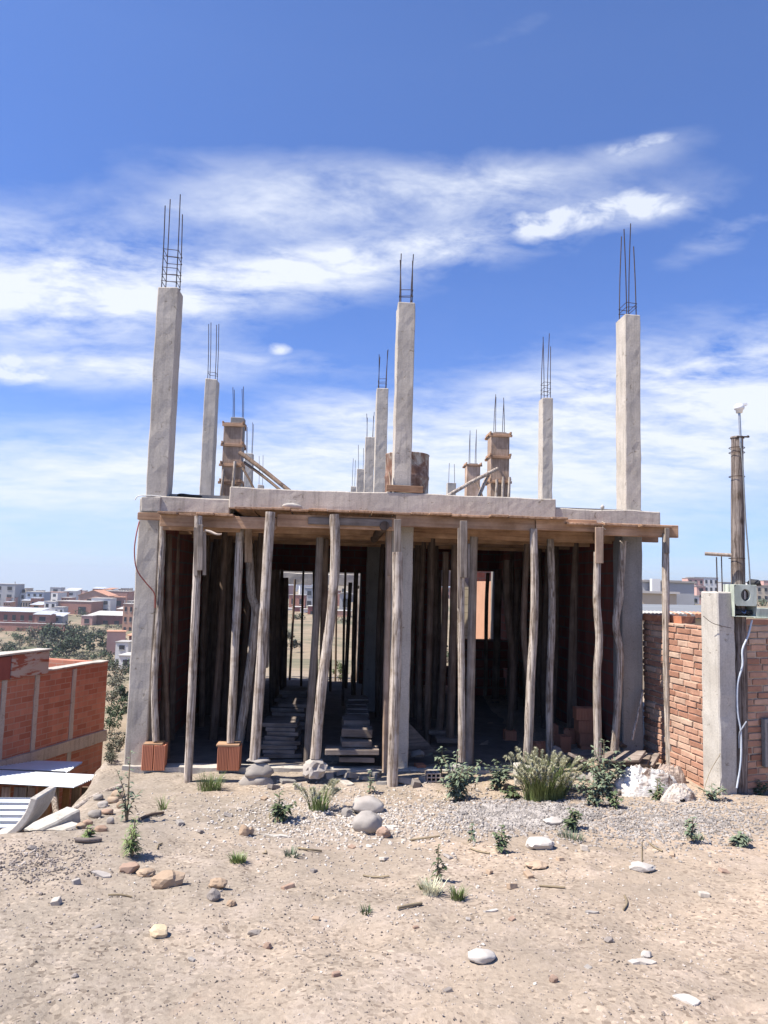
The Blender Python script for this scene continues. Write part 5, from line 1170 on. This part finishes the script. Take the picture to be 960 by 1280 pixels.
# electricity-free bits: small tan block wall and orange house behind the rear frame
def box_house(name, label, cx_, y, w_, d_, z0, z1, mat, rot=0, cat='house', group=None):
    root = thing(name, label, cat, (cx_, y, z0), rot, group); m = MB(); m.box((0, d_/2, (z1-z0)/2), (w_, d_, z1-z0)); m.build('wall', mat, root); return root
TANB = bricktex('tan_block', (.50, .42, .31), (.58, .50, .38), (.36, .30, .23), .42, .2, .012)
ORNG = simple('orange_plaster', (.58, .30, .18), (.66, .37, .24), 2, .9, bump=.1, vary=0)
a, b = at(566, 712, 19.6), at(602, 712, 19.6); m = MB(); m.box((0, 0, 0), (b.x-a.x, .2, a.z+1.0)); m2 = tag(m.build('block_wall', TANB, loc=Vector(((a.x+b.x)/2, 19.6, (a.z-1.0)/2)), rotz=R(-14)), 'tan block wall seen through the right rear opening', 'wall')

def bush(px, py, wpx, hpx, label, n=420, mat=SCRUB, group=None, name='bush', cat='bush', D=None, leafs=1.0, trunk=True):
    q = hit(px, py); dd = (q-CAM).dot(fw); w_, h_ = wpx/F*dd, hpx/F*dd; root = thing(name, label, cat, q, 0, group)
    cl = [(Vector((random.gauss(0, .26)*w_, random.gauss(0, .2)*w_, h_*random.uniform(.22, .8))), random.uniform(.16, .30)*w_) for _ in range(9)]; m = MB(); s_ = max(w_, h_)*.095*leafs
    for _ in range(n):
        c, r = random.choice(cl); d = Vector((random.gauss(0, 1), random.gauss(0, 1), random.gauss(0, 1))).normalized(); p = c+d*(r*random.uniform(.35, 1.05)); p.z = max(.02*h_, min(p.z, h_*1.05))
        a = Vector((random.gauss(0, 1), random.gauss(0, 1), random.gauss(0, 1))).normalized(); b = a.cross(d+Vector((.01, .02, .3))).normalized(); k = s_*random.uniform(.5, 1.3)
        m.add([p-a*k*.5, p+b*k*.32, p+a*k*.6, p-b*k*.32], [(0, 1, 2, 3)])
    m.build('crown', mat, root)
    for c, r in cl[:4]:
        t_ = MB(); t_.tube([(0, 0, -.2), c*.5, c], [w_*.022, w_*.014, w_*.006], 5, .15, sub=2); t_.build('trunk', BARK, root)
    return root
# ------------------------------------------------------------------ houses beyond: left valley, behind, right
PAL = dict(brick=bricktex('far_red_brick', (.40, .17, .12), (.46, .22, .16), (.38, .25, .2), .5, .2, .02, dirt=.2), orange=simple('far_orange_brick', (.50, .27, .18), (.58, .34, .24), .6, .9, bump=0, vary=.1),
  white=simple('far_white_wall', (.66, .65, .62), (.76, .75, .72), .5, .9, bump=0, vary=.1), grey=simple('far_grey_wall', (.36, .37, .38), (.46, .46, .46), .5, .9, bump=0, vary=.15), blue=simple('far_bluegrey_wall', (.32, .37, .44), (.4, .45, .52), .5, .9, bump=0, vary=.1),
  tan=simple('far_tan_wall', (.48, .40, .29), (.56, .48, .36), .5, .9, bump=0, vary=.1), maroon=simple('far_maroon_wall', (.24, .09, .08), (.31, .13, .11), .5, .9, bump=0, vary=.1), pink=simple('far_pink_wall', (.55, .32, .27), (.62, .39, .33), .5, .9, bump=0, vary=.1))
WIN = simple('dark_window', (.03, .032, .036), (.06, .06, .065), 1, .3, bump=0)
FRAME = simple('pale_window_frame', (.5, .48, .45), (.6, .58, .55), 1, .7, bump=0)
TINF = simple('far_tin_roof', (.42, .44, .46), (.55, .56, .58), .5, .45, bump=0, metal=.1, vary=.1)
SLAB = simple('far_roof_slab', (.44, .41, .37), (.52, .49, .45), .5, .9, bump=0)
TILE = simple('far_clay_tile', (.50, .24, .14), (.58, .32, .21), 1.2, .9, bump=0)
def fhouse(px0, px1, py0, py1, D, mat, label, nx_=0, nz_=0, roof='flat', rot=0.0, cat='house', tanks=0, depth=None, group=None, name='far_house', roofmat=None, parapet=True, rebars=0, winmat=None):
    a, b = at(px0, py1, D), at(px1, py1, D); t_ = at((px0+px1)/2, py0, D); w_ = (b-a).length; cx_ = (a.x+b.x)/2; zb_ = (a.z+b.z)/2
    g = min(hz(cx_-w_/2, D), hz(cx_+w_/2, D), hz(cx_, D), zb_)-1.0; h = t_.z-g; d_ = depth or max(4, min(w_*.9, 14)); hv = t_.z-zb_
    root = thing(name, label, cat, (cx_, D, g), rot, group); M_ = PAL[mat]
    rh = 0
    if roof == 'gable': rh = min(hv*.3, w_*.18)
    m = MB(); m.box((0, d_/2, (h-rh)/2), (w_, d_, h-rh)); m.build('wall', M_, root)
    m = MB()
    if roof == 'flat': m.box((0, d_/2, h+.07), (w_+.3, d_+.3, .14)); m.build('roof', roofmat or SLAB, root)
    elif roof == 'tin':
        e = .5; m.add([(-w_/2-e, -e, h-.1), (w_/2+e, -e, h-.1), (w_/2+e, d_+e, h+.9), (-w_/2-e, d_+e, h+.9), (-w_/2-e, -e, h+.02), (w_/2+e, -e, h+.02), (w_/2+e, d_+e, h+1.02), (-w_/2-e, d_+e, h+1.02)], [(3,2,1,0),(4,5,6,7),(0,1,5,4),(1,2,6,5),(2,3,7,6),(3,0,4,7)]); m.build('roof', roofmat or TINF, root)
    elif roof == 'gable':
        e = .4; z1 = h-rh
        for s_ in (-1, 1):
            q = MB(); q.hexa([Vector(p) for p in ((s_*(w_/2+e), -e, z1-.1), (0, -e, h), (0, d_+e, h), (s_*(w_/2+e), d_+e, z1-.1), (s_*(w_/2+e), -e, z1+.1), (0, -e, h+.2), (0, d_+e, h+.2), (s_*(w_/2+e), d_+e, z1+.1))]); q.build('roof', roofmat or TILE, root)
        m.add([(-w_/2, 0, z1), (w_/2, 0, z1), (0, 0, h), (-w_/2, d_, z1), (w_/2, d_, z1), (0, d_, h)], [(0, 1, 2), (5, 4, 3)]); m.build('gable_wall', M_, root)
    for j in range(nz_):
        for i in range(nx_):
            ww = w_/nx_*.42; wh = hv/max(nz_, 1)*.45; x = -w_/2+w_*(i+.5)/nx_; z = h-rh-hv*(j+.52)/max(nz_, 1)*(1-(rh/hv))
            m = MB(); m.box((x, -.02, z), (ww, .1, wh)); f_ = m.build('window', winmat or WIN, root)
            if D < 340 and not winmat: m = MB(); m.box((x, -.06, z-wh/2-.06), (ww*1.15, .14, .1)); m.build('sill', FRAME, f_)
    for k in range(tanks):
        m = MB(); m.lathe((-w_*.2+k*1.7, d_*.4, h+.14), [(.001, 0), (.65, 0), (.65, 1.2), (.4, 1.45), (.001, 1.5)], 12); m.build('water_tank', DARK, root)
    for k in range(rebars):
        m = MB(); m.box((-w_/2+.3+(w_-.6)*k/max(1, rebars-1), .3, h+.6), (.25, .25, 1.2)); m.build('stub_column', SLAB, root)
    return root
# left valley
fhouse(-10, 17, 730, 760, 330, 'grey', 'tall grey unfinished block at the left edge of the valley town', 2, 3, rebars=2)
fhouse(16, 31, 741, 760, 335, 'white', 'whitish house with two black water tanks between two grey houses', 2, 2, tanks=2)
fhouse(31, 53, 740, 762, 325, 'blue', 'blue-grey three-storey house right of the water-tank house', 3, 3)
fhouse(-30, 43, 764, 779, 255, 'maroon', 'long low gallery building with a bright white tin roof', 7, 1, 'tin', depth=10)
fhouse(-30, 80, 779, 790, 232, 'brick', 'long red brick enclosure wall in front of the tin-roofed gallery', depth=1, cat='wall')
fhouse(43, 62, 768, 779, 245, 'brick', 'small brick shed with a white tin roof right of the gallery', 1, 1, 'tin')
fhouse(54, 69, 752, 771, 300, 'white', 'narrow white house with tall windows beside the wide red one', 2, 2)
fhouse(68, 113, 752, 773, 302, 'brick', 'wide red brick house with a pale left bay', 2, 1)
fhouse(67, 79, 759, 770, 292, 'white', 'pale bay in front of the left end of the wide red brick house', 2, 1)
fhouse(97, 134, 738, 764, 345, 'orange', 'orange brick house with a tiled gable roof behind the white four-window house', 1, 1, 'gable')
fhouse(113, 137, 748, 768, 315, 'white', 'white house with four dark windows in two rows', 2, 2)
fhouse(124, 158, 739, 762, 370, 'brick', 'big plain dark red brick block on the skyline left of the column', 3, 1)
fhouse(110, 152, 769, 792, 262, 'maroon', 'low dark red house with a shed roof in mid valley', 3, 1, 'tin', roofmat=SLAB)
fhouse(101, 115, 770, 782, 258, 'pink', 'small pink house with one window left of the low dark red one', 1, 1)
fhouse(152, 172, 755, 793, 240, 'orange', 'orange brick unfinished house with arched dark openings beside the column', 3, 3, rebars=3)
fhouse(136, 158, 757, 766, 330, 'white', 'small whitewashed house with a flat roof below the red block', 2, 1)
fhouse(133, 155, 790, 820, 170, 'pink', 'salmon cube house standing alone on the slope', 0, 0, 'flat', rot=R(20), roofmat=TILE)
fhouse(148, 166, 820, 836, 110, 'white', 'little white shed with an overhanging flat roof by the column', 1, 1, 'flat')
fhouse(60, 78, 770, 778, 250, 'grey', 'grey hut with a tin roof at the dirt road', 1, 1, 'tin')
fhouse(144, 160, 803, 815, 150, 'white', 'white low hut behind the salmon cube house', 1, 1)
rr_ = random.Random(11)
far_l = 'tiny pale house in the far town along the skyline'
x = -20
while x < 175:
    w_ = rr_.uniform(5, 12); fhouse(x, x+w_, rr_.uniform(738, 746), 752, rr_.uniform(620, 900), rr_.choice(('white', 'pink', 'tan', 'orange', 'grey')), far_l, 2, 1, group='far town houses on the skyline', depth=8); x += w_*rr_.uniform(.7, 1.2)
for i in range(34):
    D = rr_.uniform(300, 560); px = rr_.uniform(-12, 165); dr = 720+(.053-(D-300)*.00006)*924*(1-.0*D); py1 = 1.6; b_ = at(px, 720, D); zg = hz(b_.x, D); py1 = 720+(1.6-zg)/D*924-3
    w_ = rr_.uniform(7, 15); fhouse(px, px+w_, py1-rr_.uniform(8, 15), py1, D, rr_.choice(('brick', 'white', 'pink', 'orange', 'grey', 'tan', 'maroon')), 'small house crowded among others in the valley town', rr_.choice((1, 2, 3)), rr_.choice((1, 2)), rr_.choice(('flat', 'flat', 'tin')), group='small houses crowded in the valley town', rot=R(rr_.uniform(-15, 15)), depth=8, roofmat=rr_.choice((SLAB, TILE, TINF)))
for k_ in range(16):
    bush(rr_.uniform(0, 150), rr_.uniform(796, 842), rr_.uniform(12, 24), rr_.uniform(8, 14), 'green shrub on the valley slope below the town', 260, rr_.choice((SCRUB, LEAF, SCRUB_L)), 'green shrubs on the valley slope')
for px, py, w_, h_ in ((45, 798, 26, 16), (58, 812, 30, 18), (95, 800, 30, 22), (122, 826, 24, 14), (14, 820, 26, 12), (78, 836, 30, 12), (112, 836, 22, 10), (128, 798, 16, 14)):
    bush(px, py, w_, h_, 'dark green bush in the valley thicket below the town', 420, rr_.choice((SCRUB, SCRUB, SCRUB_L)), 'bushes of the valley thicket')
# seen through the house
fhouse(361, 381, 744, 759, 200, 'brick', 'bright red house seen through the left rear opening, upper one', 2, 1, group=None)
fhouse(380, 392, 735, 760, 230, 'grey', 'tall grey house seen through the left rear opening', 1, 2)
fhouse(365, 377, 759, 773, 180, 'maroon', 'maroon cube house in the middle of the left rear opening', 0, 0)
fhouse(375, 386, 762, 773, 176, 'white', 'white house with dark window right of the maroon cube', 2, 1)
fhouse(384, 396, 758, 778, 170, 'maroon', 'dark red house at the right of the left rear opening', 1, 1)
fhouse(354, 366, 761, 772, 185, 'white', 'white hut left of the maroon cube in the rear opening', 1, 1)
fhouse(340, 356, 740, 768, 210, 'tan', 'tan house at the left border of the rear opening', 1, 2)
fhouse(424, 438, 740, 764, 190, 'grey', 'grey gabled house between the bent white prop and the court props', 1, 1, 'gable', roofmat=SLAB)
fhouse(420, 438, 764, 772, 165, 'orange', 'low salmon wall house under the grey gabled one', 0, 0)
fhouse(398, 424, 738, 770, 240, 'brick', 'red brick house behind the bent white prop', 2, 2)
for px in range(335, 455, 9): fhouse(px, px+8, rr_.uniform(728, 736), 748, rr_.uniform(420, 700), rr_.choice(('white', 'pink', 'grey', 'orange')), 'tiny house on the hill seen through the house', 1, 1, group='far houses seen through the house', depth=8)
def proj(p):
    d = p-CAM; k = F/d.dot(fw); return 480+d.dot(rt)*k, 640-d.dot(up)*k
n_ = 0
while n_ < 40:
    D = rr_.uniform(170, 520); px = rr_.uniform(165, 800); x = (px-480)/F*D; cpx, cpy = proj(Vector((x, D, hz(x, D))))
    n_ += 1
    if 335 < cpx < 450 and D < 230: continue
    w_ = rr_.uniform(7, 12)*F/D; h_ = rr_.uniform(3.2, 7)*F/D
    fhouse(cpx-w_/2, cpx+w_/2, cpy-h_, cpy, D, rr_.choice(('brick', 'white', 'pink', 'orange', 'grey', 'tan', 'maroon')), 'small far town house standing behind the unfinished house', rr_.choice((1, 2, 3)), rr_.choice((1, 2)), rr_.choice(('flat', 'flat', 'tin')), group='far town houses behind the unfinished house', rot=R(rr_.uniform(-15, 15)), depth=8, roofmat=rr_.choice((SLAB, TILE, TINF)))
for i in range(24):
    D = rr_.uniform(40, 160); px = rr_.uniform(170, 800)
    if 335 < px < 450 or 570 < px < 660: continue
    x = (px-480)/F*D; cpx, cpy = proj(Vector((x, D, hz(x, D)))); bush(cpx, cpy, rr_.uniform(1.8, 4)*F/D, rr_.uniform(1.2, 2.6)*F/D, 'scrub bush on the open slope behind the unfinished house', 260, rr_.choice((SCRUB, SCRUB_L)), 'scrub bushes behind the unfinished house')
# right side
fhouse(802, 868, 728, 758, 62, 'grey', 'long plain grey building behind the right fence', 0, 0, depth=10)
fhouse(800, 846, 742, 770, 46, 'tan', 'low tan wall with a pale coping behind the right fence', 0, 0, depth=6, cat='wall')
m = MB(); p = at(819, 738, 61.4); m.box((0, 0, 0), (.7, .5, 1.9)); tag(m.build('white_chimney', PAL['white'], loc=p, local=True), 'white stub chimney before the long grey building', 'chimney')
rs = thing('shed_roof', 'wide grey sheet roof of the neighbouring yard behind the brick fence', 'roof', at(850, 766, 18)); 
pr = [at(800, 768, 15.5), at(905, 772, 15.5), at(905, 757, 22), at(800, 755, 22)]; off_ = Vector((0, 0, -.05))
m = MB(); m.hexa([p+off_-rs.location for p in pr]+[p-rs.location for p in pr]); m.build('roof_sheet', simple('grey_roof_sheet', (.17, .18, .19), (.23, .24, .25), .6, .85, bump=0), rs)
m = MB(); q = [p+Vector((0, .1, -.051)) for p in pr]; m.hexa([Vector((p.x, p.y, -1))-rs.location for p in q]+[p-rs.location for p in q]); m.build('yard_wall', PAL['tan'], rs)
px = 806
while px < 885:
    a = at(px, 768.5+(px-806)*.02, 15.35); m = MB(); m.tube([a, a+Vector((.0, .35, .03))], .05, 8); tag(m.build('ridge_tile', TILE if random.random() < .2 else SLAB, loc=a), 'pale curved roof tile in the row behind the fence top', 'tile', 'row of curved tiles behind the fence'); px += 5
for (x0, x1, y0, y1, D, mt, lab, nx_, nz_) in ((852, 868, 730, 748, 240, 'brick', 'red house with white floors behind the long grey building', 2, 3), (860, 880, 723, 748, 250, 'pink', 'pink stepped house left of the concrete post', 3, 3), (868, 898, 722, 741, 300, 'white', 'wide white block on the right skyline behind the post', 5, 2),
    (903, 914, 728, 742, 260, 'grey', 'grey house between post and power pole', 1, 1), (846, 858, 744, 756, 120, 'maroon', 'dark maroon hut at the right end of the tan wall', 1, 1), (857, 874, 745, 756, 150, 'white', 'low white hut with small openings behind the tiles', 2, 1), (871, 882, 733, 749, 180, 'pink', 'pink tower house just left of the concrete post', 1, 2),
    (934, 946, 728, 748, 240, 'white', 'white house right of the meter box top', 2, 1), (945, 962, 732, 752, 230, 'tan', 'tan house with openings at the right edge', 2, 2), (955, 975, 726, 748, 280, 'pink', 'pink house at the far right edge of the skyline', 2, 1), (806, 815, 725, 732, 300, 'pink', 'small pink roof peeping over the long grey building left end', 1, 1), (834, 856, 726, 734, 280, 'maroon', 'dark red roof house peeping over the long grey building', 2, 1)):
    fhouse(x0, x1, y0, y1, D, PAL and mt, lab, nx_, nz_)
x = 806
while x < 975:
    w_ = rr_.uniform(5, 11); fhouse(x, x+w_, rr_.uniform(727, 735), 745, rr_.uniform(520, 800), rr_.choice(('white', 'pink', 'tan', 'orange', 'grey')), 'tiny pale house on the skyline right of the house', 2, 1, group='far town houses on the right skyline', depth=8); x += w_*rr_.uniform(.9, 1.6)

# ------------------------------------------------------------------ bushes and trees of the valley
bush(70, 804, 46, 27, 'largest dark round tree in the valley below the brick wall', 900, name='tree', cat='tree')
bush(84, 820, 46, 26, 'dark bush in front of the largest valley tree', 700)
bush(113, 812, 34, 26, 'olive bush right of the largest valley tree', 600, SCRUB)
bush(28, 804, 20, 14, 'small green bush at the left of the valley', 300)
bush(38, 808, 16, 10, 'low dark bush right of the small green one', 260)
bush(97, 832, 26, 12, 'green bush just above the brick wall top', 400, SCRUB_L)
bush(131, 812, 14, 18, 'slim dark bush beside the salmon cube house', 260)
bush(100, 772, 16, 14, 'tree by the dirt road in the valley town', 260, name='tree', cat='tree')
bush(62, 828, 18, 12, 'greyish scrub left above the brick wall', 260, SCRUB_L)
bush(20, 812, 18, 8, 'low scrub patch at the far left', 200, SCRUB_L)
bush(144, 850, 22, 22, 'grey scrub bush near the column at mid slope', 420, SCRUB_L)
bush(150, 880, 22, 30, 'dense grey-green bush beside the left column', 700)
bush(142, 902, 20, 26, 'dark bush low beside the left column', 600)
bush(150, 925, 14, 14, 'small scrub on the near slope by the column', 300, SCRUB_L)
bush(141, 945, 20, 22, 'green bush right of the house corner', 500, SCRUB_L)
bush(160, 840, 12, 20, 'narrow shrub touching the left column edge', 300)
for px, py, w_, h_ in ((140, 838, 26, 18), (147, 862, 26, 26), (138, 880, 24, 24), (150, 900, 26, 30), (136, 918, 24, 28), (147, 938, 26, 26), (137, 955, 22, 24)):
    bush(px, py, w_, h_, 'leafy shrub on the slope between the brick house and the left column', 560, rr_.choice((SCRUB, SCRUB_L)), 'shrubs on the slope by the column')
bush(364, 816, 18, 30, 'round green bush seen through the left rear opening', 600, SCRUB_L)
bush(349, 812, 14, 28, 'bush half hidden by a dark prop in the rear opening', 400, SCRUB_L)
bush(427, 852, 18, 26, 'yellow-green shrub behind the court props', 500, LEAF)
bush(374, 774, 18, 7, 'low tree row under the maroon cube house', 300, SCRUB)
bush(430, 780, 16, 9, 'low shrub under the salmon wall house', 260, SCRUB_L)
bush(864, 756, 18, 9, 'dark tree behind the tan wall and the tiles', 300, name='tree', cat='tree')
bush(950, 757, 22, 8, 'dark tree right of the meter box', 260, name='tree', cat='tree')
for i in range(190):
    px = rr_.uniform(-5, 165); py = 785+90*rr_.random()**1.5; bush(px, py, rr_.uniform(4, 14), rr_.uniform(3, 8), 'small dry scrub plant dotted over the valley slope', 90, rr_.choice((SCRUB, SCRUB_L)), 'scrub dotted over the slope', 'scrub', 'scrub', leafs=1.6)

# ------------------------------------------------------------------ thin haze over the valley
hm = bpy.data.materials.new('valley_haze'); hm.use_nodes = True; ht = hm.node_tree; ht.nodes.clear()
ho = ht.nodes.new('ShaderNodeOutputMaterial'); hv = ht.nodes.new('ShaderNodeVolumePrincipled'); hv.inputs['Color'].default_value = (.86, .92, 1, 1); hv.inputs['Density'].default_value = HAZE; hv.inputs['Anisotropy'].default_value = .3
ht.links.new(hv.outputs[0], ho.inputs['Volume'])
if HAZE > 0:
    x0, x1 = min(XS)-20, max(XS)+20; y0, y1 = min(YS)-20, max(YS)+20; z0 = min(v[2] for v in vs_ground)-1.5
    m = MB(); m.box(((x0+x1)/2, (y0+y1)/2, (z0+30)/2), (x1-x0, y1-y0, 30-z0)); tag(m.build('haze', hm), 'thin pale haze lying over the far town and valley', 'haze', kind='stuff')
